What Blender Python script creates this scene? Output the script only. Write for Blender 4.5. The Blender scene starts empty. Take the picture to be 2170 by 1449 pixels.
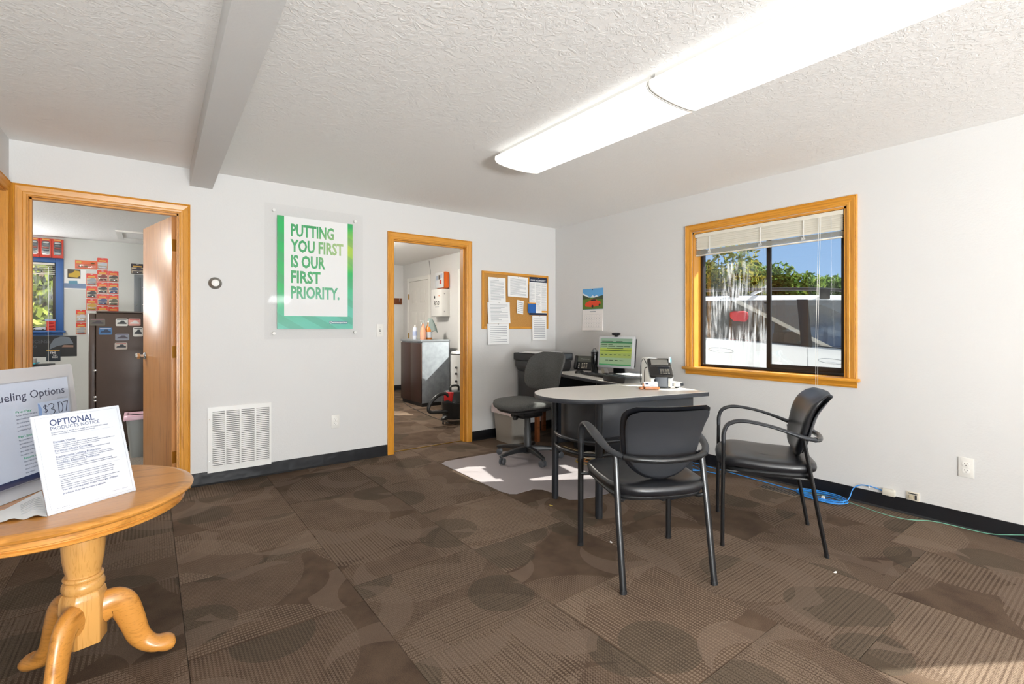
import bpy, bmesh, math, random
from mathutils import Vector, Matrix
random.seed(7)
R = math.radians
PI = math.pi
scene = bpy.context.scene
COL = scene.collection

# ------------------------------------------------------------------ camera
F_PX = 1024.7; CX = 1085.0; HY = 693.5; CAMZ = 1.2066
ANG = math.atan2(2454.0 - CX, F_PX)
cA, sA = math.cos(ANG), math.sin(ANG)
cam_d = bpy.data.cameras.new('camera')
cam_d.sensor_width = 36.0
cam_d.lens = 36.0 * F_PX / 2170.0
cam_d.shift_y = -(724.5 - HY) / 2170.0
cam_d.clip_start = 0.05; cam_d.clip_end = 500
cam = bpy.data.objects.new('camera', cam_d)
cam.location = (0, 0, CAMZ)
cam.rotation_euler = (PI / 2, 0, math.atan2(sA, cA) - PI / 2)
COL.objects.link(cam)
scene.camera = cam

def at(px, py, X=None, Y=None, Z=None):
    """photo pixel -> point on a known wall (X or Y) or level (Z)"""
    r = (px - CX) / F_PX; u = -(py - HY) / F_PX
    d = Vector((cA + r * sA, sA - r * cA, u))
    t = X / d.x if X is not None else (Y / d.y if Y is not None else (Z - CAMZ) / d.z)
    return Vector((0, 0, CAMZ)) + t * d

# ------------------------------------------------------------------ light
vs = scene.view_settings
vs.view_transform = 'Standard'; vs.look = 'None'; vs.gamma = 1.0; vs.use_curve_mapping = False
vs.exposure = 0.04
SUN_DIR = Vector((-1.0, 0.62, -0.879)).normalized()
sun_d = bpy.data.lights.new('sun', 'SUN')
sun_d.energy = 18.0; sun_d.angle = R(0.6); sun_d.color = (1.0, 0.95, 0.86)
sun = bpy.data.objects.new('sun', sun_d)
sun.rotation_euler = SUN_DIR.to_track_quat('-Z', 'Y').to_euler()
sun.location = (12, -6, 14)
COL.objects.link(sun)

def area(name, loc, size, target, energy, color=(1, 1, 1)):
    d = bpy.data.lights.new(name, 'AREA'); d.shape = 'RECTANGLE'
    d.size, d.size_y = size; d.energy = energy; d.color = color
    o = bpy.data.objects.new(name, d); o.location = loc
    o.rotation_euler = (Vector(target) - Vector(loc)).to_track_quat('-Z', 'Y').to_euler()
    COL.objects.link(o); return o
# added lamp for office window daylight, hidden behind the door jamb, and
# added fill lamps behind the camera, tilted up to brighten the ceiling
area('fill_front_a', (0.25, -4.10, 0.62), (1.7, 0.9), (-0.12, -2.4, 4.2), 740, (0.96, 0.985, 1.0))
area('fill_front_b', (2.65, -4.10, 0.62), (1.7, 0.9), (1.35, -2.6, 4.2), 50, (0.96, 0.985, 1.0))
area('fill_office_window', (-1.72, 8.66, 1.62), (0.42, 0.8), (-0.9, 5.5, 2.6), 27, (0.95, 0.98, 1.0))
world = bpy.data.worlds.new('sky'); scene.world = world
world.use_nodes = True
wn = world.node_tree; wn.nodes.clear()
def wnode(t, **k):
    n = wn.nodes.new(t)
    for a, b in k.items(): setattr(n, a, b)
    return n
wout = wnode('ShaderNodeOutputWorld'); wbg = wnode('ShaderNodeBackground')
wtc = wnode('ShaderNodeTexCoord'); wsep = wnode('ShaderNodeSeparateXYZ')
wramp = wnode('ShaderNodeValToRGB'); wns = wnode('ShaderNodeTexNoise'); wcr = wnode('ShaderNodeValToRGB')
wmap = wnode('ShaderNodeMapping'); wmix = wnode('ShaderNodeMix', data_type='RGBA')
wn.links.new(wtc.outputs['Generated'], wsep.inputs[0])
wn.links.new(wsep.outputs['Z'], wramp.inputs[0])
wramp.color_ramp.elements[0].position = 0.0; wramp.color_ramp.elements[0].color = (0.54, 0.82, 1.22, 1)
wramp.color_ramp.elements[1].position = 0.6; wramp.color_ramp.elements[1].color = (0.14, 0.34, 0.85, 1)
wn.links.new(wtc.outputs['Generated'], wmap.inputs[0]); wmap.inputs['Scale'].default_value = (1, 1, 2.2)
wmap.inputs['Location'].default_value = (0.9, 0.45, 0.1)
wn.links.new(wmap.outputs[0], wns.inputs['Vector'])
wns.inputs['Scale'].default_value = 3.2; wns.inputs['Detail'].default_value = 7; wns.inputs['Roughness'].default_value = 0.55
wcr.color_ramp.elements[0].position = 0.43; wcr.color_ramp.elements[1].position = 0.53
wn.links.new(wns.outputs['Fac'], wcr.inputs[0])
wn.links.new(wcr.outputs['Color'], wmix.inputs[0])
wn.links.new(wramp.outputs['Color'], wmix.inputs[6]); wmix.inputs[7].default_value = (1.25, 1.25, 1.25, 1)
wn.links.new(wmix.outputs[2], wbg.inputs['Color']); wbg.inputs['Strength'].default_value = 0.95
wn.links.new(wbg.outputs[0], wout.inputs['Surface'])

# ------------------------------------------------------------------ materials
MATS = {}
def lin(h):
    h = h.lstrip('#')
    v = [int(h[i:i + 2], 16) / 255 for i in (0, 2, 4)]
    return tuple(c / 12.92 if c <= 0.04045 else ((c + 0.055) / 1.055) ** 2.4 for c in v) + (1,)

class NT:
    def __init__(s, name):
        s.m = bpy.data.materials.new(name); s.m.use_nodes = True
        s.t = s.m.node_tree; s.b = s.t.nodes['Principled BSDF']; s.o = s.t.nodes['Material Output']
        MATS[name] = s.m
    def n(s, t, ins=None, **k):
        nd = s.t.nodes.new(t)
        for a, b in k.items(): setattr(nd, a, b)
        for a, b in (ins or {}).items():
            if hasattr(b, 'is_output'): s.t.links.new(b, nd.inputs[a])
            else: nd.inputs[a].default_value = b
        return nd
    def l(s, a, b): s.t.links.new(a, b)
    def math(s, op, a, b=0.0, c=0.0): return s.n('ShaderNodeMath', {0: a, 1: b, 2: c}, operation=op).outputs[0]
    def mix(s, f, a, b): return s.n('ShaderNodeMix', {0: f, 6: a, 7: b}, data_type='RGBA').outputs[2]
    def ramp(s, f, stops, interp='LINEAR'):
        r = s.n('ShaderNodeValToRGB', {0: f}); cr = r.color_ramp; cr.interpolation = interp
        while len(cr.elements) < len(stops): cr.elements.new(0.5)
        for e, (p, c) in zip(cr.elements, stops): e.position = p; e.color = c
        return r.outputs[0]
    def obj(s): return s.n('ShaderNodeTexCoord').outputs['Object']
    def noise(s, scale, detail=3, rough=0.5, vec=None, dist=0.0):
        return s.n('ShaderNodeTexNoise', {'Vector': vec or s.obj(), 'Scale': scale, 'Detail': detail, 'Roughness': rough, 'Distortion': dist}).outputs['Fac']
    def bump(s, h, strength, dist=0.01):
        b = s.n('ShaderNodeBump', {'Height': h, 'Strength': strength, 'Distance': dist})
        s.l(b.outputs[0], s.b.inputs['Normal'])
    def set(s, **k):
        for a, b in k.items():
            i = s.b.inputs[a.replace('_', ' ')]
            if hasattr(b, 'is_output'): s.l(b, i)
            else: i.default_value = b
        return s.m

def M(name, col, rough=0.5, metal=0.0, spec=0.5, bump=None, var=None, coat=0.0, emit=None):
    if name in MATS: return MATS[name]
    t = NT(name)
    t.set(Base_Color=lin(col), Roughness=rough, Metallic=metal, Specular_IOR_Level=spec, Coat_Weight=coat)
    if var:   # (scale, other colour, amount-low, amount-high)
        f = t.noise(var[0], 4)
        t.set(Base_Color=t.ramp(f, [(0.35, lin(col)), (0.68, lin(var[1]))]))
    if bump: t.bump(t.noise(bump[0], 3), bump[1], bump[2] if len(bump) > 2 else 0.002)
    if emit: t.set(Emission_Color=lin(emit[0]), Emission_Strength=emit[1])
    return t.m

def oak(name, base, dark, axis, rough=0.38, ring=1.0):
    t = NT(name)
    sc = [38.0, 38.0, 38.0]; sc[axis] = 2.2
    mp = t.n('ShaderNodeMapping', {'Vector': t.obj(), 'Scale': sc})
    n1 = t.noise(1.0 * ring, 5, 0.6, mp.outputs[0], 0.6)
    sc2 = [260.0, 260.0, 260.0]; sc2[axis] = 9.0
    mp2 = t.n('ShaderNodeMapping', {'Vector': t.obj(), 'Scale': sc2})
    n2 = t.noise(1.0, 2, 0.5, mp2.outputs[0])
    c = t.ramp(n1, [(0.30, lin(dark)), (0.46, lin(base)), (0.75, lin(base))])
    c = t.mix(t.math('MULTIPLY', t.math('GREATER_THAN', n2, 0.60), 0.35), c, lin(dark))
    t.set(Base_Color=c, Roughness=rough, Coat_Weight=0.25, Coat_Roughness=0.25)
    t.bump(n2, 0.12, 0.001)
    return t.m

def pane(name, tint=(1, 1, 1, 1), gloss=0.07, rough=0.02, frost=0.0):
    t = NT(name)
    tr = t.n('ShaderNodeBsdfTransparent', {'Color': tint}); gl = t.n('ShaderNodeBsdfGlossy', {'Roughness': rough})
    mx = t.n('ShaderNodeMixShader', {0: gloss, 1: tr.outputs[0], 2: gl.outputs[0]})
    outp = mx.outputs[0]
    if frost:
        mp = t.n('ShaderNodeMapping', {'Vector': t.obj(), 'Scale': (60, 60, 5)})
        s = t.noise(1.0, 6, 0.65, mp.outputs[0]); bl = t.noise(3.0, 3)
        f = t.math('MULTIPLY', t.ramp(s, [(0.46, (0, 0, 0, 1)), (0.72, (1, 1, 1, 1))]), t.ramp(bl, [(0.40, (0, 0, 0, 1)), (0.6, (1, 1, 1, 1))]))
        f = t.math('MULTIPLY', f, frost)
        df = t.n('ShaderNodeBsdfTranslucent', {'Color': (0.9, 0.93, 0.97, 1)})
        d2 = t.n('ShaderNodeBsdfDiffuse', {'Color': (0.9, 0.93, 0.97, 1)})
        ad = t.n('ShaderNodeMixShader', {0: 0.5, 1: df.outputs[0], 2: d2.outputs[0]})
        m2 = t.n('ShaderNodeMixShader', {0: f, 1: outp, 2: ad.outputs[0]}); outp = m2.outputs[0]
    t.l(outp, t.o.inputs['Surface'])
    return t.m

# wall paint with orange-peel, ceiling with knock-down texture
t = NT('wall_paint'); t.set(Base_Color=lin('#D9D8D6'), Roughness=0.55, Specular_IOR_Level=0.3)
t.bump(t.math('ADD', t.noise(95, 2, 0.5), t.math('MULTIPLY', t.noise(30, 2), 0.6)), 0.22, 0.004)
t = NT('ceiling_paint'); t.set(Base_Color=lin('#F6F4F1'), Roughness=0.75, Specular_IOR_Level=0.2)
kd = t.ramp(t.noise(26, 4, 0.62, None, 1.2), [(0.47, (0, 0, 0, 1)), (0.57, (1, 1, 1, 1))])
t.bump(kd, 0.30, 0.006)
M('grey_wall_paint', '#D3D5D2', 0.6, bump=(90, 0.2, 0.003))
WALL, CEIL, GWALL = MATS['wall_paint'], MATS['ceiling_paint'], MATS['grey_wall_paint']
oak('oak_z', '#D2912F', '#B4751F', 2); oak('oak_x', '#D2912F', '#B4751F', 0); oak('oak_y', '#D2912F', '#B4751F', 1)
oak('door_veneer', '#C98F55', '#A8713C', 2, 0.42)
oak('table_oak_x', '#C98A3F', '#97611F', 0, 0.28, 0.8); oak('table_oak_z', '#CF9A55', '#A97434', 2, 0.26, 0.7)
M('baseboard_rubber', '#15161A', 0.35, bump=(5, 0.5, 0.02))
M('white_plastic', '#E4E2DC', 0.4); M('white_metal', '#E9E8E4', 0.35); M('paper', '#F1F1F0', 0.7)
M('dark_slot', '#2B2A28', 0.6); M('ink', '#3A3F55', 0.7); M('grey_ink', '#A2A5AB', 0.7)
M('black_metal', '#17181A', 0.28, 0.0, 0.6); M('black_vinyl', '#15161A', 0.32, 0, 0.55, bump=(220, 0.06, 0.001))
M('black_plastic', '#1B1C1E', 0.38); M('charcoal_plastic', '#2C2E32', 0.42); M('chrome', '#D8D8D8', 0.12, 1.0)
M('brass', '#B08A3C', 0.3, 1.0)
OAKX, OAKY, OAKZ = MATS['oak_x'], MATS['oak_y'], MATS['oak_z']
PAPER, INK, GINK = MATS['paper'], MATS['ink'], MATS['grey_ink']

def carpet():
    t = NT('carpet_tile')
    oi = t.n('ShaderNodeObjectInfo').outputs['Random']
    P = t.obj(); sep = t.n('ShaderNodeSeparateXYZ', {0: P})
    off = t.n('ShaderNodeCombineXYZ', {0: t.math('MULTIPLY', oi, 61.7), 1: t.math('MULTIPLY', oi, 23.3), 2: 0.0}).outputs[0]
    Q = t.n('ShaderNodeVectorMath', {0: P, 1: off}, operation='ADD').outputs[0]
    def disc(scale, r, shift=(0, 0, 0)):
        q = t.n('ShaderNodeVectorMath', {0: Q, 1: shift}, operation='ADD').outputs[0]
        v = t.n('ShaderNodeTexVoronoi', {'Vector': q, 'Scale': scale, 'Randomness': 1.0}, voronoi_dimensions='2D')
        return t.math('LESS_THAN', v.outputs['Distance'], r)
    m1 = disc(1.15, 0.44); m2 = disc(1.9, 0.42, (3.1, 1.7, 0)); m2b = disc(1.9, 0.40, (3.18, 1.80, 0)); m3 = disc(1.7, 0.26, (7.3, 4.9, 0))
    m4 = disc(1.0, 0.48, (11.2, 8.4, 0))
    cres = t.math('MULTIPLY', m2, t.math('SUBTRACT', 1.0, m2b))
    n = t.noise(7, 3, 0.55, Q)
    base = t.ramp(n, [(0.3, lin('#4E3F34')), (0.7, lin('#635345'))])
    # stripes, zig-zag loops and fine weave
    st = t.math('GREATER_THAN', t.math('SINE', t.math('MULTIPLY', sep.outputs[0], 2 * PI / 0.0175)), -0.1)
    zz = t.math('PINGPONG', sep.outputs[1], 0.006)
    zig = t.math('GREATER_THAN', t.math('SINE', t.math('MULTIPLY', t.math('ADD', sep.outputs[0], zz), 2 * PI / 0.0125)), 0.05)
    dash = t.math('GREATER_THAN', t.math('SINE', t.math('MULTIPLY', sep.outputs[1], 2 * PI / 0.011)), -0.55)
    c = t.mix(t.math('MULTIPLY', m4, t.math('MULTIPLY', zig, 0.7)), base, lin('#7C6C5E'))
    c = t.mix(t.math('MULTIPLY', m1, t.math('MULTIPLY', t.math('MULTIPLY', st, dash), 0.8)), c, lin('#837364'))
    c = t.mix(t.math('MULTIPLY', m3, 0.45), c, lin('#423E34'))
    c = t.mix(t.math('MULTIPLY', cres, 0.5), c, lin('#7A6A5D'))
    tv = t.math('ADD', 0.84, t.math('MULTIPLY', t.math('FRACT', t.math('MULTIPLY', oi, 17.3)), 0.34))
    c = t.n('ShaderNodeMix', {0: 1.0, 6: c, 7: t.n('ShaderNodeCombineColor', {0: tv, 1: tv, 2: tv}).outputs[0]}, data_type='RGBA', blend_type='MULTIPLY').outputs[2]
    wv = t.noise(420, 2, 0.6)
    c = t.mix(0.8, c, t.n('ShaderNodeMix', {0: 1.0, 6: c, 7: t.ramp(wv, [(0.3, (0.35, 0.35, 0.35, 1)), (0.7, (1.35, 1.3, 1.25, 1))])}, data_type='RGBA', blend_type='MULTIPLY').outputs[2])
    t.set(Base_Color=c, Roughness=0.95, Specular_IOR_Level=0.15)
    h = t.math('ADD', t.math('MULTIPLY', wv, 0.6), t.math('MULTIPLY', st, t.math('MULTIPLY', m1, 0.5)))
    t.bump(h, 0.5, 0.004)
    return t.m
CARPET = carpet()

# ------------------------------------------------------------------ mesh helpers
class MB:
    def __init__(s): s.V = []; s.F = []
    def add(s, vs, fs):
        k = len(s.V); s.V += [Vector(v) for v in vs]; s.F += [[i + k for i in f] for f in fs]; return s
    def box(s, x0, x1, y0, y1, z0, z1):
        return s.add([(x0, y0, z0), (x1, y0, z0), (x1, y1, z0), (x0, y1, z0), (x0, y0, z1), (x1, y0, z1), (x1, y1, z1), (x0, y1, z1)],
                     [[0, 3, 2, 1], [4, 5, 6, 7], [0, 1, 5, 4], [1, 2, 6, 5], [2, 3, 7, 6], [3, 0, 4, 7]])
    def cbox(s, c, d): return s.box(c[0] - d[0] / 2, c[0] + d[0] / 2, c[1] - d[1] / 2, c[1] + d[1] / 2, c[2] - d[2] / 2, c[2] + d[2] / 2)
    def loft(s, rings, caps=True, closed=False):
        n = len(rings[0]); k = len(rings); vs = [v for r in rings for v in r]; fs = []
        for j in range(k if closed else k - 1):
            a, b = j * n, ((j + 1) % k) * n
            for i in range(n): fs.append([a + i, a + (i + 1) % n, b + (i + 1) % n, b + i])
        if caps and not closed: fs += [list(range(n))[::-1], [(k - 1) * n + i for i in range(n)]]
        return s.add(vs, fs)
    def lathe(s, prof, n=24, c=(0, 0, 0)):
        return s.loft([[(c[0] + r * math.cos(2 * PI * i / n), c[1] + r * math.sin(2 * PI * i / n), c[2] + z) for i in range(n)] for r, z in prof])
    def tube(s, path, r, n=10, closed=False, flat=None):
        P = [Vector(p) for p in path]; k = len(P); rings = []
        rr = r if isinstance(r, (list, tuple)) else [r] * k
        up = None
        for i in range(k):
            a = P[(i - 1) % k] if (closed or i > 0) else P[i]; b = P[(i + 1) % k] if (closed or i < k - 1) else P[i]
            d = (b - a).normalized()
            if up is None: up = Vector((0, 0, 1)) if abs(d.z) < 0.9 else Vector((0, 1, 0))
            up = (up - d * up.dot(d)); up = up.normalized() if up.length > 1e-6 else d.orthogonal().normalized()
            sd = d.cross(up)
            fu, fs_ = flat[i] if flat else (1, 1)
            rings.append([P[i] + (up * math.cos(2 * PI * j / n) * fu + sd * math.sin(2 * PI * j / n) * fs_) * rr[i] for j in range(n)])
        return s.loft(rings, True, closed)
    def prism(s, poly, z0, z1, axis='z'):
        def m(p, z): return (p[0], p[1], z) if axis == 'z' else ((p[0], z, p[1]) if axis == 'y' else (z, p[0], p[1]))
        return s.loft([[m(p, z0) for p in poly], [m(p, z1) for p in poly]])
    def ellipsoid(s, a, b, c, e1=1.0, e2=1.0, n=24, m=14, ctr=(0, 0, 0)):
        def p(v, e): return math.copysign(abs(v) ** e, v)
        rings = []
        for j in range(1, m):
            ph = -PI / 2 + PI * j / m
            rings.append([(ctr[0] + a * p(math.cos(ph), e1) * p(math.cos(2 * PI * i / n), e2), ctr[1] + b * p(math.cos(ph), e1) * p(math.sin(2 * PI * i / n), e2), ctr[2] + c * p(math.sin(ph), e1)) for i in range(n)])
        return s.loft(rings)
    def plate(s, x0, x1, z0, z1, y):           # flat print facing -y
        return s.add([(x0, y, z0), (x1, y, z0), (x1, y, z1), (x0, y, z1)], [[0, 1, 2, 3]])
    def text(s, body, x, z, h, y=0.0, w=None, bold=0.0, align='L', sx=1.0, upz=Vector((0, 0, 1))):
        """flat lettering in the local x-z plane, facing -y; h = capital height; w = forced width"""
        vs_, fs_ = text_mesh(body, bold)
        if not vs_: return s
        x0 = min(v[0] for v in vs_); x1 = max(v[0] for v in vs_)
        k = h / 0.7; kx = k * sx
        if w: kx = w / max(x1 - x0, 1e-6)
        sh = -x0 * kx - (0 if align == 'L' else ((x1 - x0) * kx * (0.5 if align == 'C' else 1.0)))
        return s.add([(x + sh + v[0] * kx, y, z + v[1] * k) for v in vs_], fs_)
    def xf(s, mt): s.V = [mt @ v for v in s.V]; return s
    def fn(s, f): s.V = [Vector(f(v)) for v in s.V]; return s
    def build(s, name, mat, parent=None, loc=None, rot=None, smooth=False, bevel=0.0, seg=2, recalc=True, ang=38):
        me = mesh_of(s, name, mat, smooth, bevel, seg, recalc, ang)
        return place(me, name, parent, loc, rot)

_tc = {}
def text_mesh(body, bold):
    key = (body, bold)
    if key in _tc: return _tc[key]
    cu = bpy.data.curves.new('t', 'FONT'); cu.body = body; cu.size = 1.0; cu.resolution_u = 2; cu.offset = bold; cu.fill_mode = 'FRONT'
    o = bpy.data.objects.new('t', cu)
    me = bpy.data.meshes.new_from_object(o)
    r = ([tuple(v.co) for v in me.vertices], [list(p.vertices) for p in me.polygons]) if me else ([], [])
    if me: bpy.data.meshes.remove(me)
    bpy.data.objects.remove(o); bpy.data.curves.remove(cu)
    _tc[key] = r; return r

def mesh_of(s, name, mat, smooth=False, bevel=0.0, seg=2, recalc=True, ang=38):
    me = bpy.data.meshes.new(name); me.from_pydata([tuple(v) for v in s.V], [], s.F)
    if recalc or bevel:
        bm = bmesh.new(); bm.from_mesh(me)
        if recalc: bmesh.ops.recalc_face_normals(bm, faces=bm.faces[:])
        if bevel:
            ed = [e for e in bm.edges if len(e.link_faces) == 2 and e.calc_face_angle(0) > R(30)]
            bmesh.ops.bevel(bm, geom=ed, offset=bevel, segments=seg, affect='EDGES', profile=0.5)
        bm.to_mesh(me); bm.free()
    if smooth or bevel:
        for p in me.polygons: p.use_smooth = True
        me.set_sharp_from_angle(angle=R(ang))
    me.materials.append(mat if not isinstance(mat, str) else MATS[mat])
    return me

def place(me, name, parent=None, loc=None, rot=None):
    o = bpy.data.objects.new(name, me); COL.objects.link(o)
    if parent: o.parent = parent
    if loc is not None: o.location = loc
    if rot is not None: o.rotation_euler = rot
    return o

def tag(o, label, cat, group=None, kind=None):
    o['label'] = label; o['category'] = cat
    if group: o['group'] = group
    if kind: o['kind'] = kind
    return o
def thing(name, label, cat, loc=(0, 0, 0), rz=0.0, group=None, rot=None):
    o = bpy.data.objects.new(name, None); COL.objects.link(o); o.empty_display_size = 0.05
    o.location = loc; o.rotation_euler = rot or (0, 0, rz)
    return tag(o, label, cat, group)
def struct(name, mb, mat, label=None, cat=None, **k):
    o = mb.build(name, mat, **k); o['kind'] = 'structure'
    if label: o['label'] = label
    if cat: o['category'] = cat
    return o
def sbase(name, label, cat, loc=(0, 0, 0), rz=0.0):
    o = thing(name, label, cat, loc, rz); o['kind'] = 'structure'; return o
def bez(pts, n=8):
    """Catmull-Rom through points"""
    P = [Vector(p) for p in pts]; out = []
    for i in range(len(P) - 1):
        p0 = P[i - 1] if i else P[0] * 2 - P[1]; p1, p2 = P[i], P[i + 1]; p3 = P[i + 2] if i + 2 < len(P) else P[-1] * 2 - P[-2]
        for j in range(n):
            u = j / n
            out.append(0.5 * ((2 * p1) + (p2 - p0) * u + (2 * p0 - 5 * p1 + 4 * p2 - p3) * u * u + (3 * p1 - p0 - 3 * p2 + p3) * u ** 3))
    return out + [P[-1]]
def circle(r, n=20, c=(0, 0)): return [(c[0] + r * math.cos(2 * PI * i / n), c[1] + r * math.sin(2 * PI * i / n)) for i in range(n)]
def rrect(w, h, r, n=5, c=(0, 0)):
    o = []
    for sx, sy, a in ((1, 1, 0), (-1, 1, 90), (-1, -1, 180), (1, -1, 270)):
        for i in range(n + 1):
            t_ = R(a + 90 * i / n); o.append((c[0] + sx * (w / 2 - r) + r * math.cos(t_), c[1] + sy * (h / 2 - r) + r * math.sin(t_)))
    return o

# ------------------------------------------------------------------ the setting
XR, YB, XL, H = 3.923, 4.365, -0.716, 2.40
YF, YFAR, T = -4.2, 8.75, 0.115
def wall_x(mb, y0, y1, x0, x1, holes, h=H):       # wall along x with openings (xa, xb, za, zb)
    x = x0
    for a, b, za, zb in sorted(holes):
        mb.box(x, a, y0, y1, 0, h)
        if za > 0: mb.box(a, b, y0, y1, 0, za)
        mb.box(a, b, y0, y1, zb, h); x = b
    return mb.box(x, x1, y0, y1, 0, h)
def wall_y(mb, x0, x1, y0, y1, holes, h=H):
    y = y0
    for a, b, za, zb in sorted(holes):
        mb.box(x0, x1, y, a, 0, h)
        if za > 0: mb.box(x0, x1, a, b, 0, za)
        mb.box(x0, x1, a, b, zb, h); y = b
    return mb.box(x0, x1, y, y1, 0, h)
LD = (-0.628, 0.170, 2.053); MD = (1.862, 2.660, 2.047)   # clear door openings in the back wall
J = 0.018
struct('wall_back', wall_x(MB(), YB, YB + T, -3.0, XR, [(LD[0] - J, LD[1] + J, 0, LD[2] + J), (MD[0] - J, MD[1] + J, 0, MD[2] + J)]), WALL,
       'white textured wall with two oak cased doorways and a green poster', 'wall')
WIN = (1.313, 2.518, 0.852, 2.060); SWIN = (5.35, 6.58, 0.852, 2.06); GD = (-1.55, -0.57, 0.0, 2.06)
struct('wall_right', wall_y(MB(), XR, XR + 0.15, YF - 0.15, YFAR + 0.15, [WIN, SWIN, GD]), WALL,
       'white textured wall with the oak framed window looking onto a white car', 'wall')
struct('wall_left', MB().box(XL - T, XL, YF, 3.55, 0, H).box(XL - T, XL, 4.29, YB, 0, H).box(XL - T, XL, 3.55, 4.29, 2.07, H), WALL,
       'white side wall at the far left with an oak door casing', 'wall')
FW = [(-0.6, 1.1, 0.10, 2.1), (1.8, 3.5, 0.10, 2.1)]
struct('wall_front', wall_x(MB(), YF - 0.15, YF, XL - T, XR, FW), WALL, 'unseen front wall with two broad windows added for light', 'wall')
struct('wall_office_far', wall_x(MB(), YFAR, YFAR + 0.15, -3.15, 1.05, [(-2.0, -1.0, 1.165, 2.06)]), GWALL,
       'grey wall of the small office with toy car packages and a blue window', 'wall')
struct('wall_office_left', MB().box(-3.15, -3.0, YB, YFAR, 0, H), GWALL, 'grey side wall of the small office', 'wall')
struct('wall_office_right', MB().box(1.0, 1.1, YB + T, YFAR, 0, H), GWALL, 'partition wall between the small office and the storeroom', 'wall')
struct('wall_storeroom_far', MB().box(1.05, XR, YFAR, YFAR + 0.15, 0, H), WALL, 'far white wall of the storeroom', 'wall')
ceil = struct('ceiling', MB().box(-3.15, XR + 0.15, YF - 0.15, YFAR + 0.15, H, H + 0.1), CEIL, 'white knock-down textured ceiling', 'ceiling')
struct('roof_eave', MB().box(XR + 0.151, 4.89, -4.6, 9.5, 2.5, 2.6), M('eave_paint', '#D8D4CA', 0.6), 'roof overhang outside above the window', 'eave')
# slightly skewed beam under the ceiling
bm_ = MB(); b0, b1 = 0.239, 0.384; sk = 0.0105
bm_.add([(b0, YB, 2.27), (b1, YB, 2.27), (b1, YB, H), (b0, YB, H)] + [(x - (YB - YF) * -sk * -1, YF, z) for x, z in ((b0, 2.27), (b1, 2.27), (b1, H), (b0, H))],
        [[0, 1, 2, 3], [4, 7, 6, 5], [0, 4, 5, 1], [1, 5, 6, 2], [2, 6, 7, 3], [3, 7, 4, 0]])
struct('ceiling_beam', bm_, WALL, 'white boxed beam running across the ceiling at left', 'beam')

# floor: concrete base, carpet tiles laid on it
fl = struct('floor', MB().box(-3.15, XR + 0.15, YF - 0.15, YFAR + 0.15, -0.16, -0.0085), M('concrete', '#6B655E', 0.9), 'brown patterned carpet tile floor', 'floor')
PITCH = 0.648
tile_me = mesh_of(MB().box(-PITCH / 2 + 0.0008, PITCH / 2 - 0.0008, -PITCH / 2 + 0.0008, PITCH / 2 - 0.0008, -0.0085, 0.0), 'carpet_tile', CARPET, bevel=0.0012, seg=1)
offs = [2.10, 1.60, 0.93, 1.30, 0.75, 1.55]
k = 0
for ci in range(-2, 6):
    x = 0.110 + (ci + 0.5) * PITCH
    ybase = offs[(ci) % 6]
    y = ybase - 10 * PITCH
    while y < YFAR:
        yc = y + PITCH / 2
        in_main = (x + PITCH / 2 > XL and YF - 0.3 < yc < YB + 0.35)
        in_store = (x + PITCH / 2 > 1.1 and yc > YB)
        if in_main or in_store:
            o = place(tile_me, 'carpet_tile', fl, (x, yc, 0), (0, 0, random.choice((0, 1, 2, 3)) * PI / 2)); k += 1
        y += PITCH
# small office: plain speckled carpet
struct('floor_office', MB().box(-3.0, 0.75, YB + 0.36, YFAR, -0.008, 0.001), M('speckled_carpet', '#8C857D', 0.95, var=(160, '#5E564E')), 'grey speckled carpet of the small office', 'floor')

# baseboards
def base_x(name, segs, y, label):
    m = MB()
    for a, b in segs:
        m.loft([[(x, y, 0.001), (x, y - 0.016, 0.001), (x, y - 0.006, 0.012), (x, y - 0.004, 0.098), (x, y, 0.10)] for x in (a, b)])
    return struct(name, m, 'baseboard_rubber', label, 'baseboard')
base_x('baseboard_back', [(0.246, 1.794), (2.730, XR)], YB, 'black rubber cove baseboard under the green poster')
base_x('baseboard_storeroom', [(1.1, XR)], YFAR, 'black rubber baseboard at the far storeroom wall')
m = MB()
for a, b in ((-0.45, YB), (YB + T, 7.55)):
    m.loft([[(XR, y, 0.001), (XR - 0.016, y, 0.001), (XR - 0.006, y, 0.012), (XR - 0.004, y, 0.095), (XR, y, 0.097)] for y in (a, b)])
struct('baseboard_right', m, 'baseboard_rubber', 'black rubber cove baseboard below the window', 'baseboard')

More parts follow.
